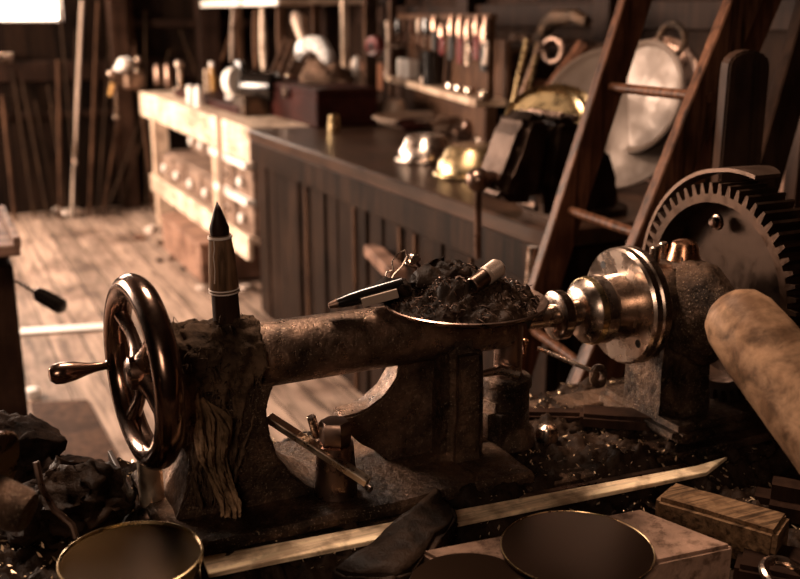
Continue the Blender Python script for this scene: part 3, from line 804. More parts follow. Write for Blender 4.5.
drawer_cab(5.95,6.72,.535,.70,3,1,'drawer','white','short upper rack of three small drawers with white knobs at the back of the shelf',x=BX+.22,dep=.3)
drawer_cab(4.66,5.26,.345,.71,2,2,'drawer','white','cabinet of four square pale drawers with bright pulls beside the dark bench',x=BX+.03,dep=.5,kr=.026)
m=M()
for z in (.535,.715):m.box((BX+.0,4.96,z),(.05,.60,.03),bev=.003)
build('shelf_edge',m,'white',label='pair of white edge strips above the square pale drawers',cat='edge strips')
# jar, white jug on the drawer rack
p=at(180,152,x=BX+.18);print('jar',p)
t=thing('jar',(BX+.18,5.85,.535),'banded amber glass jar on top of the long drawer rack','jar')
build('body',M().rev([(0,0),(0,.055),(.01,.06),(.1,.06),(.115,.05),(.12,0)],(BX+.17,5.78,.531),(0,0,1),24),'label',t)
build('lid',M().rev([(.12,0),(.12,.055),(.145,.055),(.147,0)],(BX+.17,5.78,.531),(0,0,1),24),'white',t)
build('white_jug',M().rev([(0,0),(0,.05),(.08,.06),(.14,.05),(.19,.03),(.2,.035),(.2,0)],(BX+.17,5.5,.531),V(.1,-.15,1),24),'white',label='white plastic jug leaning at the near end of the long drawer rack',cat='jug')

# ------------------------------------------------------------------ dark bench
DY0,DY1=2.06,4.6
t=thing('dark_bench',(BX+.5,(DY0+DY1)/2,0),'long dark bench with vertical board front running toward the vise','workbench')
m=M().box((BX+.58,(DY0+DY1)/2,.875),(1.20,DY1-DY0,.05),bev=.006);build('bench_top',m,'grain_dark',t)
build('apron',M().box((BX+.0,(DY0+DY1)/2,.80),(.03,DY1-DY0,.10),bev=.003),'benchv',t)
y=DY0+.02
i=0
while y<DY1-.02:
    w_=R.choice((.14,.17,.2,.12));w_=min(w_,DY1-y)
    if 3.83<y+w_/2<3.95:pass
    off=R.uniform(-.008,.008)
    build('front_board',M().box((BX+.03+off,y+w_/2,.375),(.03,w_-.008,.74),bev=.004),'benchv',t)
    y+=w_+ (.03 if i==7 else 0);i+=1
for px in (304,352,398,413,470):  # thin paler strips added for bright streaks on the front boards
    q=at(px,180,x=BX+.0);build('pale_strip',M().box((BX+.008,q.y,.375),(.012,.016,.72),bev=.002),'stick',t)
build('back_panel',M().box((BX+.3,(DY0+DY1)/2,.4),(.02,DY1-DY0-.04,.74),bev=.002),'black',t)
for y in (DY0+.05,DY1-.05):build('leg',M().box((BX+1.1,y,.42),(.09,.09,.84)),'benchv',t)
build('end_panel',M().box((BX+.6,DY0+.03,.42),(1.1,.03,.84)),'benchv',t)
p=at(378,258,x=BX-.03);print('stick',p)
build('wood_stub',M().bar(at(372,250,x=BX+.0),at(398,275,x=BX-.10),.06,.04,bev=.004),'boxwood',label='pale wooden stub jutting from the front of the dark bench',cat='wood stub')

# ------------------------------------------------------------------ vise at bench end
vx,vy=1.62,2.22;VS=1.22
t=thing('bench_vise',(vx,vy,.9),'large dark iron bench vise bolted on the near end of the dark bench','vise')
m=M().rev([(0,0),(0,.10),(.02,.10),(.03,.075),(.06,.07),(.07,0)],(vx,vy,.90),(0,0,1),28)
build('base',m,'vise',t)
def prof(pts,y0,th,bev=.012):
    return M().prism([at(x,y,y=y0) for x,y in pts],(0,th,0),bev)
m=prof([(548,222),(546,190),(552,150),(556,124),(563,117),(582,120),(592,135),(612,150),(622,185),(618,222)],2.14,.17,.018)
build('body',m,'vise',t)
m=prof([(505,203),(498,196),(507,172),(517,148),(523,126),(531,115),(546,112),(553,118),(551,150),(545,186),(540,205)],2.15,.15,.022)
build('front_jaw',m,'vise',t)
build('slide_bar',M().bar(at(530,195,y=2.22),at(600,205,y=2.22),.08,.08,bev=.01),'vise',t)
m=M()
for q in ((546,115),(560,118)):m.box(at(q[0],q[1],y=2.225)+V(0,0,.004),(.014,.15,.018),bev=.002)
build('jaw_plate',m,'darksteel',t)
VS=1.;VR=V(vx,vy,.9);sb=VR+(at(478,180,d=2.55)-VR)/VS;be=VR+(at(478,258,d=2.62)-VR)/VS
s0=at(510,188,y=2.22)
build('screw',M().cyl(s0,sb+V(.03,.0,.0),.022,.022,16),'vise',t)
m=M().ball(sb,.032,18);m.cyl(sb,be,.0095,n=12);m.cyl(sb+V(.015,0,0),sb+V(.045,0,0),.021,n=16)
build('tommy_bar',m,'darksteel',t,label='ball ended steel lever')
q=at(512,240,x=1.28);
p0=V(q.x,q.y,0);
build('leaning_rod',M().tube([V(1.30,q.y,0),V(1.345,q.y,.86)],[.016,.016],12),'steel',label='steel rod standing upright against the near end of the dark bench',cat='rod')

# ------------------------------------------------------------------ ladder
t=thing('ladder',(1.0,1.75,0),'old brown wooden ladder leaning to the right behind the headstock','ladder')
f0=V(1.0,1.9,0);dirf=V(.331,0,1)
n0=V(.88,1.58,0);dirn=V(.425,0,1)
f1=f0+dirf*2.9/1.12;n1=n0+dirn*2.55
def xat(z):return f0+dirf*z, n0+dirn*z
build('rail',M().bar(f0,f0+dirf*2.48,.075,.028,up=(0,1,0),bev=.003),'ladder',t)
build('rail',M().bar(n0,n0+dirn*2.35,.075,.028,up=(0,1,0),bev=.003),'ladder',t)
for z in (.16,.43,.71,.985,1.262,1.54,1.82,2.1):
    a_,b2=xat(z);build('rung',M().cyl(a_+V(0,.02,0),b2-V(0,.02,0),.011,n=14),'ladder',t)
# boards leaning behind the ladder
def lean(name,pa,pb,w_,th,mat,label,cat='board',da=1.9,db=1.9,up=(0,1,0)):
    a_=at(*pa,d=da);b2=at(*pb,d=db);d_=(a_-b2).normalized()
    tz=(b2.z)/d_.z
    foot=b2-d_*tz*1.0;top=a_+d_*((2.5-a_.z)/d_.z)
    return build(name,M().bar(foot,top,w_,th,up=up,bev=.003),mat,label=label,cat=cat)
lean('leaning_board',(768,0),(700,160),.06,.02,'redwood','reddish wooden board leaning just right of the ladder',da=2.15,db=2.15)
lean('leaning_board',(742,0),(690,120),.03,.03,'darkwood','narrow dark lath between the ladder rail and the reddish board',da=2.1,db=2.1)
lean('leaning_board',(815,0),(772,150),.075,.03,'darkwood','dark brown board leaning at the upper right beside the rounded post',da=2.0,db=2.0)
# rounded dark upright
pc3=at(742,150,d=1.9)
ax_=V(math.cos(YAW),-math.sin(YAW),0)
m=M();out=[]
for a in range(0,181,20):
    out.append(pc3+V(0,0,.0)+ax_*(.039*math.cos(math.radians(a)))+V(0,0,.155+.03*math.sin(math.radians(a))))
out=[V(pc3.x,pc3.y,0)+ax_*.042]+out+[V(pc3.x,pc3.y,0)-ax_*.042]
m.prism(out,V(math.sin(YAW),math.cos(YAW),0)*.05,.004)
build('upright_post',m,'darkwood',label='dark wooden upright with a rounded top behind the gear',cat='post')
pc4=at(790,120,d=2.3)
build('upright_board',M().box((pc4.x+.1,pc4.y,.6),(.16,.04,1.2)),'darkwood',label='wide dark board standing at the right edge behind the gear',cat='board')
# crate/wood beyond at right edge
q=at(790,165,z=.98);build('wooden_crate',M().box((q.x-.02,q.y-.12,.49),(.3,.3,.98),bev=.006),'boxwood',label='plain brown crate at the right edge beyond the gear guard',cat='crate')

# ------------------------------------------------------------------ things on the dark bench
TZ=.901
def bowl(px,py,r,h,mat,label,tilt=(0,0,1),zz=TZ):
    q=at(px,py,z=zz);o=V(q.x,q.y,zz)
    t=thing('pewter_bowl',o,label,'bowl')
    build('body',M().rev([(0,r*.98),(.004,r),(.014,r),(.016,r*.93),(h*.45,r*.9),(h*.6,r*.8),(h*.85,r*.72),(h,r*.62),(h,0)],o,tilt,36,caps=False),mat,t)
    build('rim',M().torus(o+V(0,0,.008),tilt,r,.006,40,8),mat,t)
bowl(426,161,.11,.095,'pewter','upturned pewter bowl at the left of the pair on the dark bench')
bowl(474,175,.135,.10,'brass','upturned pale brass bowl between the pewter bowl and the vise')
# big flat wooden bowl with dark handled tools
q=at(425,122,z=TZ+.03);o=V(q.x,q.y,TZ)
build('large_dish',M().rev([(0,0),(0,.12),(.03,.22),(.055,.25),(.06,.245),(.03,.205),(.012,.12),(.012,0)],o,(0,0,1),48,caps=False),'tin',label='wide shallow dish on the dark bench behind the pewter bowls',cat='dish')
for i,(x0,y0,x1,y1) in enumerate([(395,124,450,117),(402,128,455,121)]):
    a_=at(x0,y0,z=TZ+.05);b2=at(x1,y1,z=TZ+.065)
    t=thing('file',a_,['farther dark handled file lying across the wide dish','nearer dark handled file lying across the wide dish'][i],'file')
    build('handle',M().tube([a_,a_.lerp(b2,.1),a_.lerp(b2,.3),a_.lerp(b2,.5)],[.006,.018,.018,.012],10),'redbox',t)
    build('blade',M().cyl(a_.lerp(b2,.5),b2,.008,n=8),'darksteel',t)
# small brass bottle
q=at(334,133,z=TZ);o=V(q.x,q.y,TZ)
t=thing('brass_bottle',o,'small bright brass bottle with ridged neck on the dark bench','bottle')
build('body',M().rev([(0,0),(0,.026),(.005,.028),(.05,.028),(.06,.02),(.062,0)],o,(0,0,1),20),'brass',t)
build('cap',M().rev([(.06,0),(.06,.024),(.08,.024),(.085,.015),(.086,0)],o,(0,0,1),20),'brass',t)
# dark red toolbox with grinder and rags
q=at(285,112,z=TZ);print('toolbox',q)
tx_,ty_=1.84,5.0
t=thing('toolbox',(tx_,ty_,TZ),'long dark red metal toolbox on the dark bench under the heaped rag','toolbox')
build('body',M().box((tx_,ty_,TZ+.075),(.32,1.0,.15),bev=.008),'redbox',t);build('lid',M().box((tx_,ty_,TZ+.165),(.33,1.02,.03),bev=.01,seg=2),'redbox',t)
build('latch',M().box((tx_-.178,ty_-.1,TZ+.14),(.012,.06,.05)),'steel',t)
q=at(325,80,x=1.95);print('rag heap',q)
build('rag',M().ball(q,1,30,(.13,.19,.115),.05,11),'rag2',label='big heap of brown rags on the dark red toolbox',cat='rag')
q=at(312,50,x=1.8)
m=M().tube([at(x,y,x=1.9) for x,y in ((300,57),(303,48),(311,43),(320,45),(327,56),(330,62))],[.03,.045,.04,.045,.04,.02],12)
build('white_cloth',m,'whitecloth',label='bright white cloth arched over the top of the rag heap',cat='cloth')
pts=[at(x,y,x=1.80) for x,y in ((299,53),(292,62),(288,76))];m=M().tube(pts,.006,8);m.ball(pts[-1],.014,10)
build('lamp_hook',m,'steel',label='thin ball tipped wire lever hanging in front of the rag heap',cat='lever')
# grinder with white wheel
q=at(236,82,x=1.55);print('grinder',q)
t=thing('bench_grinder',(q.x,q.y,.9),'bench grinder with a bright white wheel at the near end of the pale bench','grinder')
c=V(q.x,q.y,q.z)
build('wheel',M().rev([(-.03,0),(-.03,.02),(-.03,.075),(-.025,.08),(.025,.08),(.03,.075),(.03,0)],c,V(.35,-.9,.1),36),'white',t)
build('motor',M().rev([(0,0),(0,.07),(.02,.08),(.2,.08),(.22,.06),(.22,0)],c+V(.03,-.06,-.02),V(.6,-.75,0),28),'blackpaint',t)
build('stand',M().box((c.x+.05,c.y-.1,.95),(.15,.2,.12),bev=.01),'iron',t)
build('guard',M().tube([c+V(.02,.0,0)+Vector((0,math.cos(a)*.1,math.sin(a)*.1)) for a in [x*.25 for x in range(1,13)]],.02,8),'blackpaint',t)

# things on the pale bench
t=thing('bench_clamp',at(132,84,y=7.3),'small clamp on the far corner of the pale bench with a white curved lever','clamp')
a_=at(118,68,x=1.40);b2=at(129,60,x=1.40);c2=at(131,59,x=1.40)
build('lever',M().tube([at(115,72,y=7.3),at(119,69,y=7.3),at(124,64,y=7.3),at(130,61,y=7.3)],[.02,.035,.05,.03],12),'white',t)
m=M().cyl(at(112,76,y=7.3),at(126,80,y=7.3),.05,n=14);m.box(at(133,80,y=7.3),(.14,.14,.12),bev=.02)
build('body',m,'ironsm',t)
m=M().ball(at(111,74,y=7.3),.025,12);m.ball(at(138,72,y=7.3),.035,12);m.ball(at(138,60,y=7.3),.025,12)
build('knob',m,'steel',t)
m=M().tube([at(113,82,y=7.3),at(110,96,y=7.3)],[.016,.013],8);build('grip',m,'label',t)
m=M().tube([at(115,84,y=7.3),at(116,117,y=7.3)],[.006,.006],8);m.ball(at(116,117,y=7.3),.018,10);build('tommy_bar',m,'steel',t)
build('red_tray',M().box((BX+.35,6.0,.925),(.45,1.5,.045),bev=.005),'redbox',label='long dark red tray on the pale bench top',cat='tray')
ob=[(158,67,.035,'round steel knob on the clamp row, left of two'),(168,66,.03,'round steel knob on the clamp row, right of two'),(190,87,.026,'bright little can at the near end of the red tray'),(198,88,.03,'bright round tin beside the upright bottle')]
for x,y,r,l in ob:
    q=at(x,y,x=BX+.12 if x<185 else BX+.08)
    z0=.949 if x<185 else .901
    m=M().rev([(0,0),(0,r*.9),(r*.3,r),(max(r,q.z-z0)*.9,r*.9),(max(r,q.z-z0)+r*.4,r*.5),(max(r,q.z-z0)+r*.5,0)],V(q.x,q.y,z0),(0,0,1),18)
    build('small_tin',m,'darksteel' if x<185 else 'white',label=l,cat='tin')
q=at(180,82,x=BX+.15)
t=thing('tap_stand',V(q.x,q.y,.949),'slim steel stand with a round head on the red tray','stand')
hh=at(180,65,x=q.x).z
build('stem',M().cyl(V(q.x,q.y,.949),V(q.x,q.y,hh),.014,n=10),'steel',t);build('head',M().ball(V(q.x,q.y,hh),.03,12),'steel',t)
build('base',M().rev([(0,0),(0,.06),(.012,.06),(.02,.02),(.02,0)],V(q.x,q.y,.949),(0,0,1),18),'steel',t)
q=at(213,98,z=.9)
t=thing('amber_bottle',V(q.x,q.y,.9),'tall amber glass bottle with a pale post on the pale bench corner','bottle')
build('body',M().rev([(0,0),(0,.033),(.12,.033),(.15,.016),(.2,.014),(.2,0)],V(q.x,q.y,.901),(0,0,1),20),'label',t)
build('stopper',M().cyl(V(q.x,q.y,1.10),V(q.x,q.y,1.13),.017,n=12),'white',t)
q=at(208,100,z=.9);build('pale_stake',M().box(V(q.x,q.y,.901+.095),(.03,.03,.19)),'creamv',label='short pale upright stake beside the amber bottle',cat='stake')
q=at(219,108,z=.9);build('white_tin',M().rev([(0,0),(0,.045),(.06,.045),(.065,0)],V(q.x+.1,q.y+.05,.901),(0,0,1),20),'white',label='squat white tin between the amber bottle and the grinder',cat='tin')
# a wooden rod leaning at the pale bench front
p0=at(219,95,x=BX-.04);build('pipe_clamp',M().cyl((BX-.05,p0.y,0),(BX-.05,p0.y,.93),.014,n=10),'tin',label='pale vertical pipe standing at the front of the pale bench',cat='pipe')

# hanging shelf over the bench with bright edges
sx=1.95
a_=at(203,4,x=sx);b2=at(280,3,x=sx);print('shelf',a_,b2)
t=thing('wall_shelf',((sx+XR)/2,(a_.y+b2.y)/2,1.50),'hanging shelf with bright pale front edges above the pale bench','shelf')
yy0,yy1=b2.y,a_.y
build('board',M().box(((sx+XR-.1)/2,(yy0+yy1)/2,a_.z),(XR-.1-sx,yy1-yy0,.03),bev=.003),'cream',t)
ym=at(243,4,x=sx).y
m=M();m.box((sx-.01,(yy1+ym+.03)/2,a_.z),(.02,yy1-ym-.03,.045));m.box((sx-.01,(ym-.05+yy0)/2,a_.z),(.02,ym-.05-yy0,.045))
build('front_edge',m,'white',t)
for y in (yy0+.08,ym,yy1-.05):
    build('bracket',M().box((2.2,y,(a_.z+.9)/2),(.05,.03,a_.z-.9)),'beam',t)
# tools hanging from the shelf: pale handles
hang=[(233,8,232,62,.012,'tin','long pale strap hanging under the shelf, nearest its left end'),(262,8,264,70,.016,'cream','pale wooden handle hanging under the shelf, right of the strap'),(255,10,256,68,.014,'stick','brown wooden handle hanging left of the pale one'),(278,10,280,60,.012,'stick','thin brown handle hanging under the right end of the shelf'),(240,10,222,60,.01,'stick','slanting thin brown handle at the left under the shelf')]
for x0,y0,x1,y1,r,mt,l in hang:
    a_=at(x0,y0,x=1.97);b2=at(x1,y1,x=1.97)
    if a_.z>1.47:a_.z=1.47
    t=thing('hanging_tool',a_,l,'tool')
    build('handle',M().tube([a_,a_.lerp(b2,.3),a_.lerp(b2,.7),b2],[r*.8,r*1.3,r*1.5,r],10),mt,t)
    build('hook',M().cyl(a_+V(0,0,.02),a_,.004,n=6),'steel',t)
m=M().tube([at(x,y,x=1.95) for x,y in ((295,14),(299,20),(300,28),(303,38),(306,50))],[.02,.045,.035,.03,.015],12)
build('pale_figure',m,'tin',label='pale rounded tool head hanging above the white cloth',cat='tool')
for i,(x0,y0,x1,y1) in enumerate([(290,66,300,38),(283,64,292,40),(277,60,286,38)]):
    build('thin_brush',M().tube([at(x1,y1,x=1.95),at(x1,y1,x=1.95)+(at(x0,y0,x=1.9)-at(x1,y1,x=1.95))*((at(x1,y1,x=1.95).z-(1.083 if i==0 else .906))/(at(x1,y1,x=1.95).z-at(x0,y0,x=1.9).z))],[.014,.009],8),'stick',label=['rightmost of three slanting brushes left of the white cloth','middle of three slanting brushes left of the white cloth','leftmost of three slanting brushes left of the white cloth'][i],cat='brush')

# rack of tools along the wall, turned a little from it
ra=at(382,72,z=1.07);rb=at(512,104,z=1.07);print('rack',ra,rb)
rb=V(2.12,3.62,1.07);ra=V(2.50,5.35,1.07)
t=thing('tool_rack',((ra+rb)/2)*1,'wooden tool rack with a pale ledge standing behind the dark bench','tool rack')
rd=(rb-ra).normalized();rn=V(rd.y,-rd.x,0)
if rn.x>0:rn=-rn
build('ledge',M().bar(ra,rb,.14,.03,bev=.003),'creamv',t)
build('back_board',M().bar(ra-rn*.07+V(0,0,.12),rb-rn*.07+V(0,0,.12),.02,.26,bev=.003),'beam',t)
build('support',M().bar(ra-V(0,0,.09),rb-V(0,0,.09),.05,.16,bev=.003),'beam',t)
for q in (.05,.5,.95):
    c=ra.lerp(rb,q);build('upright',M().box((c.x-.0,c.y,(1.06+.9)/2+.0),(.06,.05,.155)),'beam',t)
pole=[at(345,50,x=2.3)]
def onrack(f,off,z):return ra.lerp(rb,f)+rn*off+V(0,0,z)
def fr_of(px):
    best=None
    for i in range(0,101):
        p=ra.lerp(rb,i/100)
        # project
        c,s=math.cos(YAW),math.sin(YAW);X=p.x*c-p.y*s;Y=p.x*s+p.y*c;dz=p.z-H
        d=Y*math.cos(PT)-dz*math.sin(PT);x_=CXp+F*X/d
        if best is None or abs(x_-px)<best[0]:best=(abs(x_-px),i/100,d)
    return best[1],best[2]
# upper rail with hooks that holds the pliers
build('hook_rail',M().bar(ra+rn*.0+V(0,0,.34),rb+V(0,0,.34),.03,.03),'stick',t)
for q in (.02,.5,.98):
    c=ra.lerp(rb,q);build('strut',M().box((c.x,c.y,1.07+.17),(.03,.03,.34)),'stick',t)
pl=[(448,22,55,'red',0),(457,10,60,'black',1),(466,12,64,'red',0),(474,18,66,'steel',1),(482,14,60,'red',1),(490,20,72,'black',0),(498,12,66,'tin',1),(440,14,50,'black',1),(506,22,62,'black',0)]
pl.sort()
for i,(px,y0,y1,mt,st) in enumerate(pl):
    f,d=fr_of(px);base=onrack(f,.03,0)
    zt=at(px,y0,x=base.x).z;zb=at(px,y1,x=base.x).z
    zt=min(zt,1.42)
    colr={'red':'red handled','black':'black handled','steel':'bare steel','tin':'pale grey handled'}[mt]
    t=thing('pliers',V(base.x,base.y,zb),'%s pliers, %s from the left in the row hanging on the tool rack'%(colr,ORD[i]),'pliers','pliers hanging on the tool rack')
    zm=zb+(zt-zb)*.55
    b_=rd*.014
    for s_ in (-1,1):
        pts=[base+V(0,0,zm-base.z),base+b_*s_*1.6+V(0,0,(zm*.7+zb*.3)-base.z),base+b_*s_*1.1+V(0,0,zb-base.z)]
        build('handle',M().tube(pts,[.007,.011,.009],8),mt,t)
    build('jaw',M().tube([base+V(0,0,zm-base.z),base+V(0,0,(zm+zt)/2-base.z),base+V(0,0,zt-base.z)],[.018,.02,.008],8),'darksteel',t)
cz=[(384,8,44),(390,14,40),(397,5,46),(404,12,48),(411,6,44),(418,10,50),(425,6,46),(432,12,50)]
for i,(px,y0,y1) in enumerate(cz):
    f,d=fr_of(px);base=onrack(f,.035,0)
    zt=min(at(px,y0,x=base.x).z,1.40);zb=max(at(px,y1,x=base.x).z,1.22)
    t=thing('chisel',V(base.x,base.y,zb),'%s from left in the row of chisels above the white carton'%ORD[i],'chisel','chisels hanging on the tool rack')
    a_=V(base.x,base.y,zt);b2=V(base.x,base.y,zb);mm_=a_.lerp(b2,.5)
    build('handle',M().tube([a_,a_.lerp(b2,.25),mm_],[.010,.014,.010],8),('stick','redwood','tin','blackpaint')[i%4],t)
    build('blade',M().bar(mm_,b2,.006,.016,bev=.001),'steel' if i%2 else 'darksteel',t)
# spare shiny heads lying on the ledge
for i,(px,c_) in enumerate([(457,'pewter'),(466,'pewter'),(476,'steel'),(493,'red'),(500,'steel'),(430,'tin')]):
    f,d=fr_of(px);o=onrack(f,.03,.016)
    build('socket',M().rev([(0,0),(0,.02),(.02,.024),(.035,.018),(.036,0)],o,V(0,0,1),14),c_,label=['shiny metal socket, leftmost of the close pair under the red pliers','shiny metal socket, right one of the close pair under the red pliers','steel socket under the middle pliers on the ledge','small red cap near the right end of the ledge','steel socket beside the small red cap','pale socket near the white block on the ledge'][i],cat='socket')
f,d=fr_of(408);o=onrack(f,.0,.016)
build('white_block',M().box(o+V(0,0,.05),(.06,.26,.10),Matrix.Rotation(-.2,3,'Z'),.004),'white',label='pale white carton standing on the tool rack ledge',cat='carton')
f,d=fr_of(391);o=onrack(f,.05,.016)
build('candlestick',M().rev([(0,0),(0,.03),(.015,.028),(.03,.017),(.26,.015),(.27,.022),(.3,.02),(.31,0)],o,(0,0,1),16),'tin',label='slim pale turned stick standing left of the white carton',cat='stick')
f,d=fr_of(436);o=onrack(f,.02,.016)
build('dark_tub',M().rev([(0,0),(0,.05),(.16,.06),(.165,.055),(.02,.045),(.02,0)],o,(0,0,1),24),'blackpaint',label='black tapered tub on the ledge left of the pliers',cat='tub')
# fan / dark hub with red centre
q=at(375,46,x=2.25)
t=thing('reel',q,'small round dark red reel hanging on the wall near the pale stick','reel')
build('drum',M().rev([(-.03,0),(-.03,.05),(-.02,.055),(.02,.055),(.03,.05),(.03,0)],q,V(1,.4,0),28),'red',t)
build('core',M().rev([(-.035,0),(-.035,.016),(-.03,.016)],q,V(1,.4,0),16),'black',t)
build('peg',M().cyl(q,V(XR-.02,q.y+.05,q.z),.01,n=8),'steel',t)
# vertical laths behind
for i,(px,x_,mt) in enumerate([(345,2.2,'creamv'),(367,2.4,'stick'),(373,2.45,'stick'),(392,2.45,'stick')]):
    o=at(px,50,x=x_);build('wall_lath',M().box((o.x,o.y,.9+.75),(.035,.04,1.5)),mt,label=['pale upright lath behind the rag heap','thin brown lath, left one of the close pair on the wall','thin brown lath, right one of the close pair on the wall','thin brown lath behind the pale turned stick'][i],cat='lath')
# small bits on the bench between toolbox and dish
bits=[(355,60,.03,'tin'),(357,47,.025,'white'),(361,72,.03,'tin'),(362,88,.035,'tin'),(345,105,.04,'rag2'),(375,95,.07,'rag2'),(395,100,.06,'tin'),(352,118,.05,'rag2'),(370,115,.06,'darksteel'),(392,88,.05,'rag2'),(470,126,.06,'darksteel'),(487,134,.05,'steel'),(450,108,.07,'rag2'),(505,120,.03,'darksteel')]
bl=['pale tin behind the rag heap','white topped jar just right of the pale lath','pale lid right of the rag heap','bright rounded tin below the pale lid','brown cloth scrap behind the brass bottle','brown cloth bundle in the middle of the bench','dull lump left of the wide dish','brown scrap beside the brass bottle','dull steel part in front of the wide dish','brown scrap in front of the white carton','dull steel part right of the wide dish','shiny steel part left of the vise','brown scrap below the black tub','dull steel part against the vise']
for i,(px,py,r,mt) in enumerate(bits):
    o=at(px,py+6,z=TZ)
    if o.x>2.15:
        o=at(px,92,x=2.15);o.z=TZ
    zc=min(.30,max(.03,at(px,py,x=o.x).z-TZ))
    m=M().rev([(0,0),(0,r),(zc*.6,r*1.05),(zc,r*.7),(zc+.01,0)],V(o.x,o.y,TZ),(0,0,1),14)
    if mt in('rag2','darksteel'):
        m=M().ball(V(o.x,o.y,TZ+min(zc,.06)*.6),1,16,(r*1.3,r,min(zc,.06)*.7),r*.4,30)
    build('bench_clutter',m,mt,label=bl[i],cat='small part',group='small clutter on the dark bench')

# big round discs leaning behind the vise
def bigdisc(px,py,dd,r,nrm,mat,label,th=.012,rim=True,name='round_plate'):
    c=at(px,py,d=dd);t=thing(name,V(c.x,c.y,c.z-r*.9),label,'round plate')
    build('plate',M().rev([(0,0),(0,r),(th,r*.995),(th*.6,r*.93),(th*.3,r*.9),(th*.3,0)],c,nrm,64,caps=False),mat,t)
    if rim:build('rim',M().torus(c+Vector(nrm).normalized()*th*.6,nrm,r,.005,64,8),mat,t)
NR=V(-.80,-.35,.22)
print('disc z',[at(*p,d=3.2) for p in ((600,100),(640,95),(540,130))])
bigdisc(612,118,3.05,.22,V(-.62,-.62,.35),'plate','largest pale round plate leaning behind the ladder')
bigdisc(641,97,3.0,.165,V(-.9,-.1,.2),'plate','pale round plate standing behind the ladder rung',.014)
bigdisc(655,95,3.1,.175,V(-.9,-.1,.2),'darksteel','dark round plate just behind the pale one near the ladder')
bigdisc(545,122,2.95,.115,V(-.45,-.6,.65),'brass','front brass plate leaning behind the vise',.02)
bigdisc(556,120,3.03,.12,V(-.45,-.6,.65),'brass','rear brass plate leaning behind the vise',.02)
# flat sheet behind vise on bench + brass disc standing in for a gold highlight
q=at(625,165,z=.91);q2=at(607,190,z=.91)
build('folded_sheet',M().box((q.x-.02,q.y-.1,.93),(.3,.42,.05),Matrix.Rotation(.1,3,'Z'),.01,2,3,.004),'boxwood',label='brown folded sheet lying on the bench behind the ladder',cat='sheet')
build('highlight_disc',M().rev([(0,0),(0,.03),(.008,.03),(.012,.01),(.012,0)],V(q2.x+.03,q2.y+.05,.957),(0,0,1),20),'brass',label='small brass disc standing in for a highlight on the brown folded sheet',cat='cap')
# long arms on the wall in the upper middle: old frame saw & rods
t=thing('clamp_frame',at(545,45,x=2.3),'large dark clamp with a long bar hanging on the right wall','clamp')
build('bar',M().bar(at(512,37,x=2.25),at(605,47,x=2.5),.03,.035),'darksteel',t)
m=M().tube([at(x,y,x=2.3) for x,y in ((540,40),(548,24),(556,18),(575,16),(588,22))],[.03,.032,.035,.03,.02],10);build('arm',m,'iron',t)
build('ring',M().torus(at(553,50,x=2.28),V(1,.4,0),.045,.014,28,10),'darksteel',t)
def downto(a,b,z):return a+(b-a)*((a.z-z)/(a.z-b.z))
for i,(x0,y0,x1,y1,r,mt,l) in enumerate([(527,40,513,103,.011,'brass','thin brass rod leaning in front of the hanging clamp'),(538,45,530,88,.010,'brass','short brass rod right of the thin one'),(541,42,520,100,.012,'darksteel','dark rod between the two brass rods'),(585,45,560,78,.03,'redwood','thick reddish stick slanting under the hanging clamp'),(560,66,558,95,.012,'steel','small upright steel rod under the hanging clamp')]):
    build('leaning_rod',M().tube([at(x0,y0,x=2.2),downto(at(x0,y0,x=2.2),at(x1,y1,x=2.12),.906)],[r,r],8),mt,label=l,cat='rod')
q=at(518,60,x=2.45);build('rope_coil',M().torus(q,V(1,.4,0),.04,.014,28,8),'stick',label='small coil of rope hanging right of the pliers',cat='rope')
q=at(672,40,x=2.0);build('iron_ring',M().torus(q,V(1,.2,0),.045,.01,28,8),'iron',label='dark iron ring hanging behind the ladder',cat='ring')

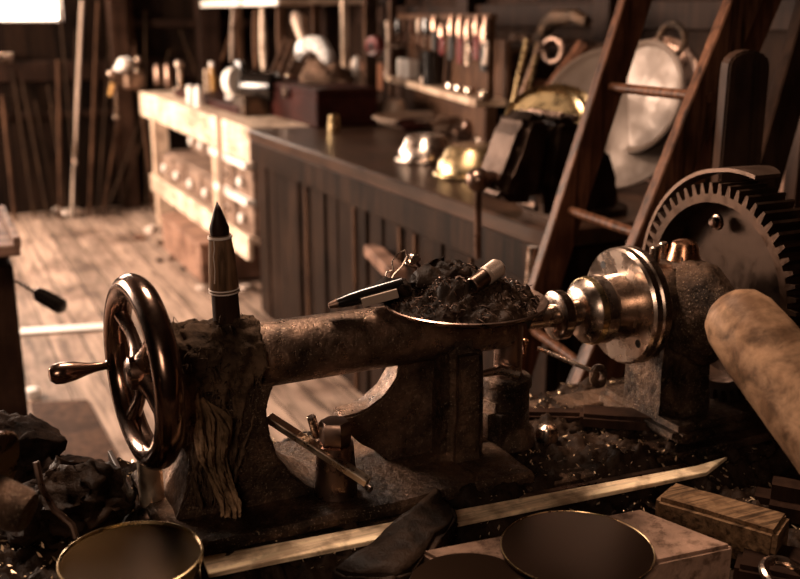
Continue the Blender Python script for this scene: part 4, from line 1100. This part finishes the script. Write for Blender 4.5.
# ------------------------------------------------------------------ sticks leaning on the far wall
st=[(2,95,12,215),(12,70,30,212),(22,80,44,213),(35,100,52,210),(58,60,50,205),(82,0,62,205),(98,0,80,205),(112,12,88,205),(60,10,70,206),(128,0,140,200),(128,60,95,205),(160,70,92,202),(170,50,105,200),(76,30,66,208),(180,30,150,150),(48,85,60,208),(145,10,120,190)]
for i,(x0,y0,x1,y1) in enumerate(sorted(st,key=lambda s:s[2])):
    fy=at(x1,y1,z=0);fy=V(fy.x,min(fy.y,7.55-.03*(i%4)),0)
    if fy.x>1.33 and fy.y>BY0: fy.y=7.45
    a_=at(x0,y0,y=7.74)
    d_=(a_-fy).normalized()
    top=a_
    build('wooden_stick',M().cyl(fy,top,.008+.005*(i%3==0),n=8),'tin' if (x0,y0)==(82,0) else ('stick' if i%3==0 else 'stickdk'),label='thin stick leaning on the far wall, its foot the %s from the left'%(ORD[i]),cat='stick',group='sticks leaning on the far wall')
q=at(75,162,y=7.5);build('brass_tag',M().ball(q,.02,10),'pewter',label='tiny shiny round tag among the leaning sticks',cat='tag')
q=at(4,58,y=7.72)
t=thing('wall_bracket',q,'small shiny metal bracket under the far window','bracket')
build('plate',M().box(q,(.12,.04,.06)),'steel',t)

# ------------------------------------------------------------------ light
def area(name,loc,target,sx_,sy_,e,col=(1,.73,.55)):
    d=bpy.data.lights.new(name,'AREA');d.shape='RECTANGLE';d.size=sx_;d.size_y=sy_;d.energy=e;d.color=col
    o=bpy.data.objects.new(name,d);C.objects.link(o);o.location=loc
    o.rotation_euler=(Vector(target)-Vector(loc)).to_track_quat('-Z','Y').to_euler();return o
area('daylight_left_window',(XL+.06,5.5,1.75),(1.2,4.3,.8),2.4,1.4,700)
area('daylight_far_window',(.2,YF-.06,1.8),(.6,4.5,.4),1.5,.8,60)
area('rear_fill',(-1.3,-1.3,2.3),(.8,1.3,.8),.9,.8,22)  # added fill from behind the camera; the back wall has no window
area('overhead_fill',(.5,2.0,ZC-.05),(.7,1.1,.8),.6,.6,88)  # added overhead fill for the foreground; the ceiling has no opening
w=bpy.data.worlds.new('world');S.world=w;w.use_nodes=True
w.node_tree.nodes['Background'].inputs[0].default_value=(1,.7,.5,1);w.node_tree.nodes['Background'].inputs[1].default_value=.012
